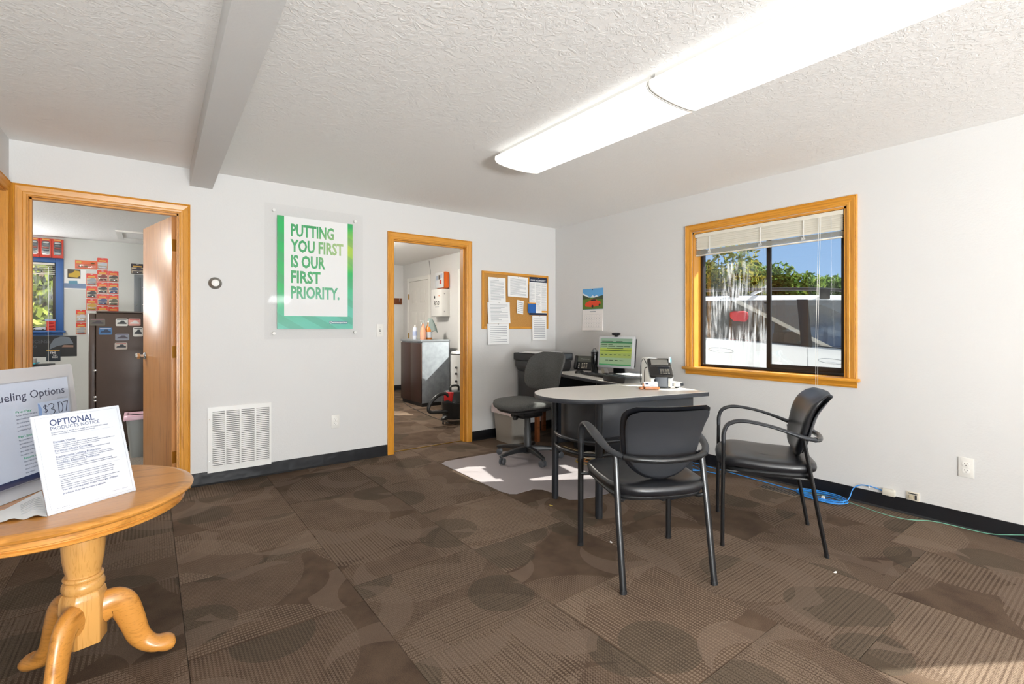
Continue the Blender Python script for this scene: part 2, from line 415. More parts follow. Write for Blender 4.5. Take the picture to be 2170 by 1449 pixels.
# oak casings -------------------------------------------------------------
def casing_profile(w):     # (across, proud) moulded section
    return [(0, 0), (0, 0.010), (w * 0.10, 0.014), (w * 0.28, 0.014), (w * 0.33, 0.011), (w * 0.42, 0.012), (w * 0.80, 0.018), (w * 0.86, 0.014), (w * 0.93, 0.019), (w, 0.017), (w, 0)]
def door_trim(n, x0, x1, z1, y, label, out=0.066):
    root = sbase('trim_%d' % n, label, 'door trim')
    pr = casing_profile(out)
    g = 0.006
    def leg(side):
        xi = (x0 - g) if side < 0 else (x1 + g); mb = MB()
        mb.loft([[(xi + side * a, y - p, 0.0) for a, p in pr], [(xi + side * a, y - p, z1 + g + a) for a, p in pr]])
        return mb
    leg(-1).build('casing_side', OAKZ, root, smooth=True); leg(1).build('casing_side', OAKZ, root, smooth=True)
    mb = MB(); mb.loft([[(x0 - g - a, y - p, z1 + g + a) for a, p in pr], [(x1 + g + a, y - p, z1 + g + a) for a, p in pr]])
    mb.build('casing_head', OAKX, root, smooth=True)
    yb = y + T
    MB().box(x0 - J, x0, y - 0.002, yb + 0.002, 0, z1).build('jamb', OAKZ, root)
    MB().box(x1, x1 + J, y - 0.002, yb + 0.002, 0, z1).build('jamb', OAKZ, root)
    MB().box(x0 - J, x1 + J, y - 0.002, yb + 0.002, z1, z1 + J).build('head_jamb', OAKX, root)
    for a, b in ((x0, x0 + 0.011), (x1 - 0.011, x1)):
        MB().box(a, b, y + 0.035, y + 0.07, 0, z1).build('door_stop', OAKZ, root)
    MB().box(x0, x1, y + 0.035, y + 0.07, z1 - 0.011, z1).build('door_stop', OAKX, root)
    return root
door_trim(1, *LD[:2], LD[2], YB, 'golden oak casing around the left office doorway')
mdt = door_trim(2, *MD[:2], MD[2], YB, 'golden oak casing around the storeroom doorway', 0.062)
tag(MB().box(MD[0], MD[1], YB + 0.062, YB + 0.078, 0.0002, 0.006).build('threshold_strip', 'brass'), 'thin brass carpet strip across the storeroom doorway', 'threshold')
# left wall door in its casing
r3 = sbase('door_3', 'oak door and casing in the left wall by the corner', 'door')
pr = casing_profile(0.066)
mb = MB(); mb.loft([[(XL + p, 4.285 - 0 + a - 0.012, 0.0) for a, p in pr], [(XL + p, 4.285 + a - 0.012, 2.056 + a) for a, p in pr]]); mb.build('casing_side', OAKZ, r3, smooth=True)
mb = MB(); mb.loft([[(XL + p, 4.273 + a, 2.056 + a) for a, p in pr], [(XL + p, 3.56 - a, 2.056 + a) for a, p in pr]]); mb.build('casing_head', OAKY, r3, smooth=True)
mb = MB(); mb.loft([[(XL + p, 3.56 - a, 0.0) for a, p in pr], [(XL + p, 3.56 - a, 2.056 + a) for a, p in pr]]); mb.build('casing_side', OAKZ, r3, smooth=True)
MB().box(XL - T, XL + 0.001, 4.268, 4.289, 0, 2.05).build('jamb', OAKZ, r3)
MB().box(XL - T, XL + 0.001, 3.551, 3.570, 0, 2.05).build('jamb', OAKZ, r3)
MB().box(XL - T, XL + 0.001, 3.57, 4.268, 2.05, 2.069).build('head_jamb', OAKY, r3)
MB().box(XL - 0.09, XL - 0.05, 3.572, 4.266, 0.008, 2.048).build('door_leaf', 'door_veneer', r3)
MB().lathe([(0.0, 0), (0.026, 0.003), (0.026, 0.012), (0.012, 0.02), (0.012, 0.04), (0.024, 0.05), (0.026, 0.065), (0.0, 0.07)], 16).build('door_knob', 'chrome', r3, (XL - 0.05, 3.65, 0.95), (0, PI / 2, 0), True)

# open office door --------------------------------------------------------
hx, hy = LD[1] - 0.004, YB + T + 0.002
ex, ey = -0.012, 5.225
da = math.atan2(ey - hy, ex - hx); dl = math.hypot(ex - hx, ey - hy)
dr = sbase('door_1', 'oak veneer office door standing open with a chrome knob', 'door', (hx, hy, 0), da)
MB().box(0.003, dl, 0.0, 0.036, 0.012, LD[2] + 0.008 - 0.012).build('door_leaf', 'door_veneer', dr, bevel=0.001)
for z in (0.22, 1.02, 1.83):
    h_ = MB().box(-0.003, 0.0028, 0.004, 0.033, z - 0.045, z + 0.045).tube([(-0.004, 0.0, z - 0.047), (-0.004, 0.0, z + 0.047)], 0.006).build('hinge', 'brass', dr)
for sd in (1, -1):
    kb = MB().lathe([(0.0, 0), (0.032, 0.002), (0.030, 0.008), (0.014, 0.014), (0.013, 0.034), (0.024, 0.042), (0.027, 0.060), (0.020, 0.070), (0.0, 0.071)], 20)
    kb.build('door_knob', 'chrome', dr, (dl - 0.065, 0.036 if sd > 0 else 0.0, 0.965), (-PI / 2 * sd, 0, 0), True)

# ------------------------------------------------------------------ windows
M('bronze_alu', '#241C17', 0.35, 0.3); M('blind_cream', '#E2DDCF', 0.5); M('cord_white', '#EDEBE6', 0.6)
pane('window_glass', (0.88, 0.9, 0.9, 1)); pane('dirty_glass', (0.88, 0.9, 0.9, 1), frost=0.55); pane('acrylic', (0.985, 0.985, 0.985, 1), 0.004, 0.08); pane('clear_plastic', (0.97, 0.98, 1, 1), 0.08, 0.1)
def wood_window(n, y0, y1, z0, z1, label, wood=(OAKZ, OAKY, OAKX), frame='bronze_alu', blind=True, dirty=True):
    hw = (y1 - y0) / 2
    root = sbase('window_%d' % n, label, 'window', (XR, (y0 + y1) / 2, 0), -PI / 2)
    oz, ox = wood[0], wood[2]
    pr = casing_profile(0.064)
    for sd in (-1, 1):
        xi = sd * (hw + 0.003)
        MB().loft([[(xi + sd * a, -p, z0 - 0.002) for a, p in pr], [(xi + sd * a, -p, z1 + 0.003 + a) for a, p in pr]]).build('casing_side', oz, root, smooth=True)
        MB().box(*sorted((sd * hw, sd * (hw - 0.016))), -0.001, 0.10, z0, z1).build('jamb', oz, root)
    MB().loft([[(-hw - 0.003 - a, -p, z1 + 0.003 + a) for a, p in pr], [(hw + 0.003 + a, -p, z1 + 0.003 + a) for a, p in pr]]).build('casing_head', ox, root, smooth=True)
    MB().box(-hw, hw, -0.001, 0.10, z1 - 0.016, z1).build('head_jamb', ox, root)
    MB().box(-hw - 0.085, hw + 0.085, -0.048, 0.0, z0 - 0.024, z0).box(-hw + 0.0005, hw - 0.0005, -0.001, 0.10, z0 - 0.02, z0 + 0.001).build('sill', ox, root, bevel=0.006)
    ap = [(0, 0), (0.010, 0.0), (0.013, 0.012), (0.010, 0.018), (0.014, 0.03), (0.017, 0.042), (0, 0.042)]
    MB().loft([[(x, -a, z0 - 0.066 + b) for a, b in ap] for x in (-hw - 0.066, hw + 0.066)]).build('apron', ox, root, smooth=True)
    # sliding unit
    a, b, c, d = -hw + 0.016, hw - 0.016, z0, z1 - 0.016
    w = 0.022
    MB().box(a, a + w, 0.098, 0.149, c, d).box(b - w, b, 0.098, 0.149, c, d).box(a + w, b - w, 0.098, 0.149, d - w, d).box(a + w, b - w, 0.098, 0.149, c, c + w).build('outer_frame', frame, root, bevel=0.002)
    mx = 0.018
    MB().box(mx - 0.022, mx + 0.004, 0.126, 0.146, c + w, d - w).build('meeting_stile', frame, root, bevel=0.002)
    s = MB(); sw = 0.03
    s.box(mx - 0.016, mx + 0.016, 0.100, 0.125, c + w * 0.6, d - w).box(b - w - sw, b - w, 0.100, 0.125, c + w * 0.6, d - w)
    s.box(mx + 0.016, b - w - sw, 0.100, 0.125, c + w * 0.6, c + w * 0.6 + 0.045).box(mx + 0.016, b - w - sw, 0.100, 0.125, d - w - 0.03, d - w)
    s.build('sash', frame, root, bevel=0.002)
    MB().box(mx - 0.03, mx - 0.014, 0.093, 0.101, 1.40, 1.412).build('latch', 'black_plastic', root)
    MB().box(a + w, mx - 0.022, 0.134, 0.138, c + w, d - w).build('pane', 'dirty_glass' if dirty else 'window_glass', root)
    MB().box(mx + 0.016, b - w - sw, 0.111, 0.115, c + w, d - w - 0.03).build('pane', 'window_glass', root)
    if blind:
        bl = thing('window_blind', 'cream mini blind pulled up at the top of the oak window', 'blind', (XR, (y0 + y1) / 2, 0), -PI / 2)
        e = hw - 0.022
        v = [(0.004, 2.010), (0.000, 2.020), (0.002, 2.040), (0.010, 2.044), (0.040, 2.044), (0.040, 2.010)]
        MB().loft([[(x, yy, zz) for yy, zz in v] for x in (-e, e)]).build('headrail', 'blind_cream', bl, smooth=True)
        for i in range(7):
            z = 2.004 - i * 0.0155
            MB().loft([[(x, 0.010 + 0.004 * (i % 2) * 0.2, z + 0.009), (x, 0.017, z + 0.001), (x, 0.022, z - 0.011), (x, 0.0225, z - 0.011), (x, 0.0185, z + 0.0015), (x, 0.011, z + 0.0095)] for x in (-e + 0.006, e - 0.006)]).build('slat', 'blind_cream', bl, smooth=True)
        for i in range(7):
            z = 1.892 - i * 0.0052
            MB().loft([[(x, 0.006, z), (x, 0.018, z + 0.002), (x, 0.030, z), (x, 0.030, z - 0.0008), (x, 0.018, z + 0.0012), (x, 0.006, z - 0.0008)] for x in (-e + 0.006, e - 0.006)]).build('slat', 'blind_cream', bl, smooth=True)
        MB().box(-e + 0.006, e - 0.006, 0.006, 0.030, 1.843, 1.854).build('bottom_rail', 'blind_cream', bl, bevel=0.003)
        for x in (-e + 0.14, 0.0, e - 0.26):
            MB().tube([(x, 0.006, 2.01), (x, 0.004, 1.9), (x + 0.003, 0.001, 1.87)], 0.0022, 6).build('ladder_cord', 'cord_white', bl)
            MB().tube([(x + 0.014 * math.cos(q * 1.3), 0.0 - 0.004 * (q % 3) * 0.5, 1.868 + 0.014 * math.sin(q * 1.7)) for q in range(14)], 0.0013, 5).build('cord_loop', 'cord_white', bl)
        x = e - 0.155
        MB().tube([(x, 0.003, 2.02), (x, -0.052, 1.1), (x + 0.002, -0.055, 0.45)], 0.0013, 6).build('pull_cord', 'cord_white', bl)
        MB().tube([(x + 0.012, 0.003, 2.02), (x + 0.012, -0.05, 1.1), (x + 0.016, -0.055, 0.45)], 0.0013, 6).build('pull_cord', 'cord_white', bl)
        for dx in (0.002, 0.016):
            MB().lathe([(0.001, 0.028), (0.003, 0.024), (0.008, 0.004), (0.0075, 0.0), (0.001, 0.0)], 10, (x + dx, -0.055, 0.424)).build('tassel', 'cord_white', bl, smooth=True)
        MB().tube([(e - 0.075, 0.001, 2.015), (e - 0.070, -0.006, 1.40)], 0.0035, 6).build('tilt_wand', 'clear_plastic', bl, smooth=True)
    return root
wood_window(1, *WIN, 'oak framed sliding window with dark bronze sashes and a streaked left pane')
M('white_trim', '#E8E6E1', 0.4)
WT = MATS['white_trim']
wood_window(2, *SWIN, 'white framed storeroom window behind the doorway jamb', (WT, WT, WT), 'white_trim', False, False)
# unseen front windows added for light behind the camera, and the side glass door
for i, (a, b, c, d) in enumerate(FW):
    rt = sbase('window_%d' % (4 + i), ('broad unseen front window added for light behind the camera, %s of two' % ('left', 'right')[i]), 'window')
    MB().box(a, a + 0.05, YF - 0.12, YF, c, d).box(b - 0.05, b, YF - 0.12, YF, c, d).box(a, b, YF - 0.12, YF, c, c + 0.05).box(a, b, YF - 0.12, YF, d - 0.05, d).build('frame', OAKZ, rt)
    MB().box(a + 0.05, b - 0.05, YF - 0.07, YF - 0.066, c + 0.05, d - 0.05).build('pane', 'window_glass', rt)
rt = sbase('door_4', 'glazed oak entrance door in the right wall behind the camera', 'door')
MB().box(XR + 0.04, XR + 0.08, GD[0] + 0.01, GD[0] + 0.09, 0.01, 2.05).box(XR + 0.04, XR + 0.08, GD[1] - 0.03, GD[1] - 0.004, 0.01, 2.05).box(XR + 0.04, XR + 0.08, GD[0] + 0.09, GD[1] - 0.03, 0.01, 0.14).box(XR + 0.04, XR + 0.08, GD[0] + 0.09, GD[1] - 0.03, 1.95, 2.05).build('frame', OAKZ, rt)
MB().box(XR + 0.058, XR + 0.062, GD[0] + 0.09, GD[1] - 0.03, 0.14, 1.95).build('pane', 'window_glass', rt)

# blue office window at the far wall
M('blue_trim', '#2F5E9E', 0.45)
bw = sbase('window_3', 'blue framed office window with a small blind and white cord', 'window', (0, YFAR, 0))
x0, x1, z0, z1 = -2.0, -1.0, 1.165, 2.06
for a, b in ((x1, x1 + 0.078), (x0 - 0.078, x0)): MB().box(a, b, -0.02, 0.0, z0 - 0.002, z1 + 0.06).build('casing_side', 'blue_trim', bw, bevel=0.004)
MB().box(x0, x1, -0.02, 0.0, z1, z1 + 0.06).build('casing_head', 'blue_trim', bw, bevel=0.004)
MB().box(x0 - 0.10, x1 + 0.10, -0.09, -0.0005, z0 - 0.028, z0).build('sill', 'blue_trim', bw, bevel=0.006)
MB().box(x0 - 0.07, x1 + 0.07, -0.02, 0.0, z0 - 0.066, z0 - 0.028).build('apron', 'blue_trim', bw, bevel=0.004)
MB().box(x1 - 0.035, x1, 0.05, 0.09, z0, z1).box(x0, x0 + 0.035, 0.05, 0.09, z0, z1).box(x0 + 0.035, x1 - 0.035, 0.05, 0.09, z0, z0 + 0.045).box(x0 + 0.035, x1 - 0.035, 0.05, 0.09, z1 - 0.03, z1).build('frame', 'bronze_alu', bw)
pane('hazy_glass', frost=0.9)
MB().box(x0 + 0.035, x1 - 0.035, 0.068, 0.072, z0 + 0.045, z1 - 0.03).build('pane', 'hazy_glass', bw)
ob = thing('window_blind', 'short cream blind bunched at the top of the blue office window', 'blind', (0, YFAR, 0))
MB().box(x0 + 0.01, x1 - 0.01, -0.012, 0.03, 2.025, 2.055).build('headrail', 'blind_cream', ob, bevel=0.004)
for i in range(4): MB().box(x0 + 0.01, x1 - 0.01, -0.01, 0.024, 2.006 - i * 0.027, 2.010 - i * 0.027).build('slat', 'blind_cream', ob)
MB().box(x0 + 0.01, x1 - 0.01, -0.01, 0.024, 1.90, 1.915).build('bottom_rail', 'blind_cream', ob, bevel=0.003)
MB().tube([(-1.065, -0.03, 2.0), (-1.062, -0.10, 1.3), (-1.058, -0.11, 0.74)], 0.003, 6).build('pull_cord', 'cord_white', ob)

# ------------------------------------------------------------------ ceiling lamps
t = NT('lamp_lens')
st = t.math('SINE', t.math('MULTIPLY', t.n('ShaderNodeSeparateXYZ', {0: t.obj()}).outputs[0], 2 * PI / 0.155))
t.set(Base_Color=(0.9, 0.9, 0.88, 1), Roughness=0.4, Emission_Color=(1.0, 0.99, 0.97, 1), Emission_Strength=t.math('ADD', 1.02, t.math('MULTIPLY', st, 0.11)))
LL = [('frosted wraparound ceiling lamp farther from the camera, end visible', 1.435), ('frosted wraparound ceiling lamp nearer the camera, cut by the frame top', 0.175), ('unseen frosted wraparound ceiling lamp added for light behind the camera', -1.085), ('unseen frosted wraparound ceiling lamp added for light farthest behind the camera', -2.345)]  # the two behind the camera are unseen, added to light the room
for lab, y0 in LL:
    lp = thing('ceiling_lamp', lab, 'ceiling lamp', (2.065, y0, H), 0, 'row of wraparound ceiling lamps')
    ln = 1.252
    MB().box(-0.165, 0.165, 0.01, ln - 0.01, -0.040, 0).build('housing', 'white_metal', lp)
    prf = [(-0.196, -0.036), (-0.200, -0.060), (-0.190, -0.072)] + [(0.19 * math.sin(a), -0.072 - 0.024 * (math.cos(a) - 0.0) * 1.0) for a in [R(-80 + 10 * i) for i in range(17)]] + [(0.190, -0.072), (0.200, -0.060), (0.196, -0.036)]
    MB().loft([[(x, y, z) for x, z in prf] for y in (0.006, ln - 0.006)]).build('lens', 'lamp_lens', lp, smooth=True, ang=50)
    for y in (0.0, ln - 0.006):
        MB().prism([(x * 1.01, z * 1.01 - 0.0004) for x, z in prf], y, y + 0.006, 'y').build('end_cap', M('lamp_cap', '#F2F0EA', 0.4), lp)

# ------------------------------------------------------------------ things on the back wall
def pxw(x0, y0, x1, y1, Y=None, X=None):
    a = at(x0, y0, X=X, Y=Y); b = at(x1, y1, X=X, Y=Y); return a, b
# poster between acrylic sheets
def poster_mat(name, kind):
    t = NT(name); sp = t.n('ShaderNodeSeparateXYZ', {0: t.obj()})
    x, z = sp.outputs[0], sp.outputs[2]            # local: 0..0.62, 0..0.94
    g = t.n('ShaderNodeMapRange', {0: z, 1: 0.0, 2: 0.62}).outputs[0]
    gx = t.n('ShaderNodeMapRange', {0: x, 1: 0.0, 2: 0.62}).outputs[0]
    if kind == 'ink': top, bot, yel = '#3FA565', '#8CCDBB', '#B9CE8E'
    else: top, bot, yel = '#17B45C', '#66C2AC', '#B7CF4A'
    c = t.ramp(t.math('ADD', g, t.math('MULTIPLY', gx, -0.25)), [(0.0, lin(bot)), (0.55, lin(top))])
    dx = t.math('SUBTRACT', x, 0.55); dz = t.math('SUBTRACT', z, 0.70)
    rr = t.math('SQRT', t.math('ADD', t.math('MULTIPLY', dx, dx), t.math('MULTIPLY', t.math('MULTIPLY', dz, dz), 2.0)))
    c = t.mix(t.ramp(rr, [(0.02, (1, 1, 1, 1)), (0.30, (0, 0, 0, 1))]), c, lin(yel))
    if kind != 'ink':
        w = t.n('ShaderNodeTexWave', {'Vector': t.n('ShaderNodeMapping', {'Vector': t.obj(), 'Rotation': (0, R(-32), 0)}).outputs[0], 'Scale': 2.1, 'Distortion': 3.0, 'Detail': 1.0}, wave_type='BANDS', bands_direction='Z').outputs['Fac']
        c = t.mix(t.math('MULTIPLY', t.math('GREATER_THAN', w, 0.62), 0.35), c, lin('#4E8F6E'))
    t.set(Base_Color=c, Roughness=0.35)
    return t.m
poster_mat('poster_green', 'bg'); poster_mat('poster_ink', 'ink')
A, B = at(559, 427, Y=YB), at(767, 703, Y=YB)
ax0, ax1, az0, az1 = 0.743, 1.552, 1.110, 2.222
px0, px1, pz0, pz1 = 0.838, 1.461, 1.195, 2.133
po = thing('framed_poster', 'green and white motivational poster mounted behind clear acrylic', 'poster', (px0, YB, pz0))
MB().box(ax0 - px0, ax1 - px0, -0.026, -0.022, az0 - pz0, az1 - pz0).build('acrylic_sheet', 'acrylic', po, bevel=0.001)
W_, H_ = px1 - px0, pz1 - pz0
MB().box(0, W_, -0.0185, -0.0165, 0, H_).build('poster_sheet', 'poster_green', po)
MB().box(0.053, W_ - 0.046, -0.0195, -0.0186, 0.107, H_).build('white_panel', PAPER, po)
tx = MB()
for body, l, r_, row in (('PUTTING', 615, 706, 0), ('YOU FIRST', 614, 726, 1), ('IS OUR', 615, 688, 2), ('FIRST', 615, 678, 3), ('PRIORITY.', 615, 718, 4)):
    xa, xb = at(l, 600, Y=YB).x - px0, at(r_, 600, Y=YB).x - px0
    tx.text(body, xa, 1.975 - 0.1305 * row - pz0, 0.098, -0.0202, w=xb - xa, bold=0.034)
tx.build('lettering', 'poster_ink', po, recalc=False)
xa, xb = at(696, 600, Y=YB).x - px0, at(735, 600, Y=YB).x - px0
MB().box(xa, xb, -0.0195, -0.0186, 0.042, 0.068).build('logo_bar', M('logo_bar', '#5F8C96', 0.5), po)
lg = MB().text('enterprise', xa + 0.026, 0.0495, 0.013, -0.0200, w=xb - xa - 0.030, bold=0.03)
lg.tube([(xa + 0.014 + 0.009 * math.cos(a), -0.0199, 0.055 + 0.009 * math.sin(a)) for a in [R(20 + 16 * i) for i in range(20)]], 0.0018, 5).box(xa + 0.003, xa + 0.022, -0.0200, -0.0196, 0.0545, 0.0565)
lg.build('logo_lettering', PAPER, po, recalc=False)
for x, z in ((0.812, 2.168), (1.481, 2.162), (0.812, 1.158), (1.481, 1.163)):
    MB().lathe([(0.011, 0), (0.011, 0.026), (0.0135, 0.027), (0.0135, 0.033), (0.011, 0.035), (0.0, 0.035)], 16).build('standoff', 'white_metal', po, (x - px0, 0, z - pz0), (PI / 2, 0, 0), True)

th = thing('thermostat', 'round brushed thermostat dial on the wall beside the office door', 'thermostat', (0.402, YB, 1.547))
MB().lathe([(0.046, 0), (0.046, 0.008), (0.040, 0.018), (0.028, 0.026), (0.027, 0.030)], 28).build('ring', M('brushed_grey', '#8E8A83', 0.35, 0.6), th, rot=(PI / 2, 0, 0), smooth=True)
MB().lathe([(0.026, 0.026), (0.026, 0.034), (0.024, 0.036), (0.0, 0.036)], 24).build('dial', 'white_plastic', th, rot=(PI / 2, 0, 0), smooth=True)
MB().lathe([(0.012, 0.036), (0.012, 0.039), (0.0, 0.0395)], 18).build('knob', 'white_metal', th, rot=(PI / 2, 0, 0), smooth=True)

# return-air grille
gx0, gx1, gz0, gz1 = 0.352, 0.796, 0.089, 0.592
gr = thing('air_return_grille', 'white louvered return air grille low on the wall', 'vent', (gx0, YB, gz0))
cols = [(at(a, 930, Y=YB).x - gx0, at(b, 930, Y=YB).x - gx0) for a, b in ((450, 476), (479.3, 507.3), (511.3, 539), (542.8, 570.3))]
fz0, fz1 = 0.038, 0.467
fm = MB(); gw, gh = gx1 - gx0, gz1 - gz0
fm.box(0, cols[0][0], -0.009, 0, 0, gh).box(cols[3][1], gw, -0.009, 0, 0, gh).box(cols[0][0], cols[3][1], -0.009, 0, 0, fz0).box(cols[0][0], cols[3][1], -0.009, 0, fz1, gh)
for i in range(3): fm.box(cols[i][1], cols[i + 1][0], -0.009, 0, fz0, fz1)
fm.build('frame', 'white_metal', gr)
MB().box(cols[0][0], cols[3][1], -0.0012, -0.0004, fz0, fz1).build('duct_back', 'dark_slot', gr)
NS = 28; sp_ = (fz1 - fz0) / NS
for a, b in cols:
    me = mesh_of(MB().loft([[(x, -0.009, 0.0), (x, -0.0075, -0.0005), (x, -0.002, sp_ * 0.62), (x, -0.0035, sp_ * 0.66)] for x in (a + 0.0005, b - 0.0005)]), 'louver', MATS['white_metal'])
    for i in range(NS): place(me, 'louver', gr, (0, 0, fz0 + sp_ * i + 0.001))
for x, z in ((0.012, 0.09), (0.012, 0.41), (gw - 0.012, 0.09), (gw - 0.012, 0.41)):
    MB().lathe([(0.003, 0), (0.003, 0.0105), (0.0, 0.011)], 8).build('screw', 'chrome', gr, (x, 0, z), (PI / 2, 0, 0))

def outlet(loc, rz, label):
    o = thing('wall_outlet', label, 'outlet', loc, rz, 'duplex wall outlets')
    MB().box(-0.035, 0.035, -0.006, 0, -0.0585, 0.0585).build('cover_plate', 'white_plastic', o, bevel=0.002)
    for z in (0.0195, -0.0195):
        rcp = MB().prism([(x, zz + z) for x, zz in [(0.017 * math.cos(R(a)), max(-0.0125, min(0.0125, 0.017 * math.sin(R(a))))) for a in range(0, 360, 12)]], -0.0078, -0.006, 'y').build('receptacle', M('outlet_face', '#EFEDE8', 0.35), o)
        MB().box(-0.0075, -0.0055, -0.0082, -0.0078, z + 0.001, z + 0.008).box(0.0055, 0.0075, -0.0082, -0.0078, z + 0.001, z + 0.007).box(-0.0022, 0.0022, -0.0082, -0.0078, z - 0.009, z - 0.0045).build('slots', 'dark_slot', rcp)
    return o
outlet((1.313, YB, 0.374), 0, 'white duplex wall outlet between the grille and the storeroom doorway')
outlet((XR, 0.690, 0.366), -PI / 2, 'white duplex wall outlet at the right edge below the window wall')
def switch(loc, rz, label):
    o = thing('light_switch', label, 'switch', loc, rz)
    MB().box(-0.035, 0.035, -0.006, 0, -0.0585, 0.0585).build('cover_plate', 'white_plastic', o, bevel=0.002)
    MB().box(-0.005, 0.005, -0.0068, -0.006, -0.012, 0.012).build('slot', 'dark_slot', o)
    MB().box(-0.0035, 0.0035, -0.018, -0.006, 0.001, 0.009).build('toggle', 'white_plastic', o, bevel=0.001)
    for z in (-0.03, 0.03): MB().lathe([(0.003, 0.006), (0.003, 0.0072), (0, 0.0074)], 8).build('screw', 'chrome', o, (0, 0, z), (PI / 2, 0, 0))
switch((1.722, YB, 1.178), 0, 'white light switch left of the storeroom doorway')

# corkboard with papers
t = NT('cork'); t.set(Base_Color=t.ramp(t.noise(130, 4, 0.6), [(0.3, lin('#A8763A')), (0.7, lin('#C8954F'))]), Roughness=0.9)
cx0, cx1, cz0, cz1 = 2.855, 3.795, 1.190, 1.817
cb = thing('cork_board', 'oak framed cork notice board near the room corner', 'notice board', (cx0, YB, cz0))
cw, ch = cx1 - cx0, cz1 - cz0; fwd = 0.026
MB().box(fwd, cw - fwd, -0.008, 0, fwd, ch - fwd).build('cork_panel', 'cork', cb)
for a in ((0, fwd, 0, ch), (cw - fwd, cw, 0, ch)): MB().box(a[0], a[1], -0.019, 0, a[2], a[3]).build('frame_side', OAKZ, cb, bevel=0.003)
for a in ((0, fwd), (ch - fwd, ch)): MB().box(fwd, cw - fwd, -0.019, 0, a[0], a[1]).build('frame_rail', OAKX, cb, bevel=0.003)

def print_lines(mb, w, h, y, rows, x0=0.12, x1=0.9, z0=0.08, z1=0.9, th=0.32, seed=1):
    rnd = random.Random(seed)
    st_ = (z1 - z0) * h / rows
    for i in range(rows):
        z = h * z1 - (i + 0.5) * st_
        e = x1 if rnd.random() > 0.25 else x0 + (x1 - x0) * rnd.uniform(0.3, 0.9)
        mb.plate(w * x0, w * e, z - st_ * th / 2, z + st_ * th / 2, y)
    return mb
PN = 0
def notice(px, label, yoff, tilt=0.0, rows=14, seed=1, title=None, curl=0.01, mat=PAPER):
    a = at(px[0], px[1], Y=YB); b = at(px[2], px[3], Y=YB); w = b.x - a.x; h = a.z - b.z
    o = thing('paper_notice', label, 'paper', (a.x, YB - yoff, b.z), group='papers on the cork board', rot=(0, tilt, 0))
    n = 6
    MB().loft([[(0, -curl * (1 - i / n) ** 2, h * i / n), (w, -curl * (1 - i / n) ** 2 * 0.6, h * i / n), (w, -curl * (1 - i / n) ** 2 * 0.6 + 0.0006, h * i / n), (0, -curl * (1 - i / n) ** 2 + 0.0006, h * i / n)] for i in range(n + 1)]).build('sheet', mat, o, smooth=True)
    if rows: print_lines(MB(), w, h, -curl - 0.0006, rows, seed=seed).fn(lambda v: (v.x, -curl * (1 - v.z / h) ** 2 - 0.0008, v.z)).build('print', GINK, o, recalc=False)
    if title: MB().text(title[0], w * 0.5, h * title[1], h * 0.02, -curl * (1 - title[1]) ** 2 - 0.001, align='C').build('title', INK, o, recalc=False)
    MB().lathe([(0.004, 0), (0.004, 0.006), (0.0, 0.007)], 8).build('push_pin', 'chrome', o, (w * 0.5, -0.001, h * 0.975), (PI / 2, 0, 0))
    return o, w, h
notice((1032.5, 587, 1069, 641), 'white typed sheet at the top left of the cork board', 0.020, rows=18, seed=3)
notice((1073, 584, 1116, 630), 'white sheet with a table at the top centre of the cork board', 0.020, R(1.5), rows=16, seed=5)
notice((1031, 640, 1078, 686), 'crinkled white sheet in a plastic sleeve at middle left of the cork board', 0.024, R(-1), rows=14, seed=9, curl=0.016)
notice((1030.5, 686, 1076, 729), 'white form hanging below the lower left edge of the cork board', 0.026, R(-1), rows=9, seed=11, curl=0.004)
notice((1125, 668.5, 1155, 720), 'white letter hanging below the lower right edge of the cork board', 0.026, rows=11, seed=14, curl=0.004)
notice((1092, 635, 1106, 664), 'small tilted note pinned in the middle of the cork board', 0.012, R(7), rows=6, seed=17, curl=0.02)
o, w, h = notice((1119, 587, 1156, 668), 'code of conduct poster with navy header at right of the cork board', 0.024, rows=0, curl=0.0)
MB().plate(0, w, h * 0.87, h, -0.0008).build('navy_header', M('navy', '#1B2740', 0.6), o, recalc=False)
MB().plate(0, w, 0, h * 0.055, -0.0008).build('navy_footer', 'navy', o, recalc=False)
MB().text('CODE of CONDUCT', w * 0.06, h * 0.905, h * 0.035, -0.0012, w=w * 0.86, bold=0.03).build('title', PAPER, o, recalc=False)
MB().plate(-0.02, w * 0.36, h * 0.055, h * 0.30, -0.0010).build('blue_panel', M('panel_blue', '#1E5FA8', 0.6), o, recalc=False)
MB().plate(w * 0.7, w, h * 0.07, h * 0.115, -0.0010).plate(-0.02, w * 0.36, h * 0.30, h * 0.325, -0.0010).plate(-0.016, -0.002, h * 0.8, h * 0.985, -0.001).build('orange_marks', M('orange_print', '#E09A1E', 0.6), o, recalc=False)
for c_ in range(3): print_lines(MB(), w, h, -0.0009, 26, 0.03 + 0.33 * c_, 0.30 + 0.33 * c_, 0.34 if c_ == 0 else 0.12, 0.85, 0.25, 20 + c_).build('print', GINK, o, recalc=False)

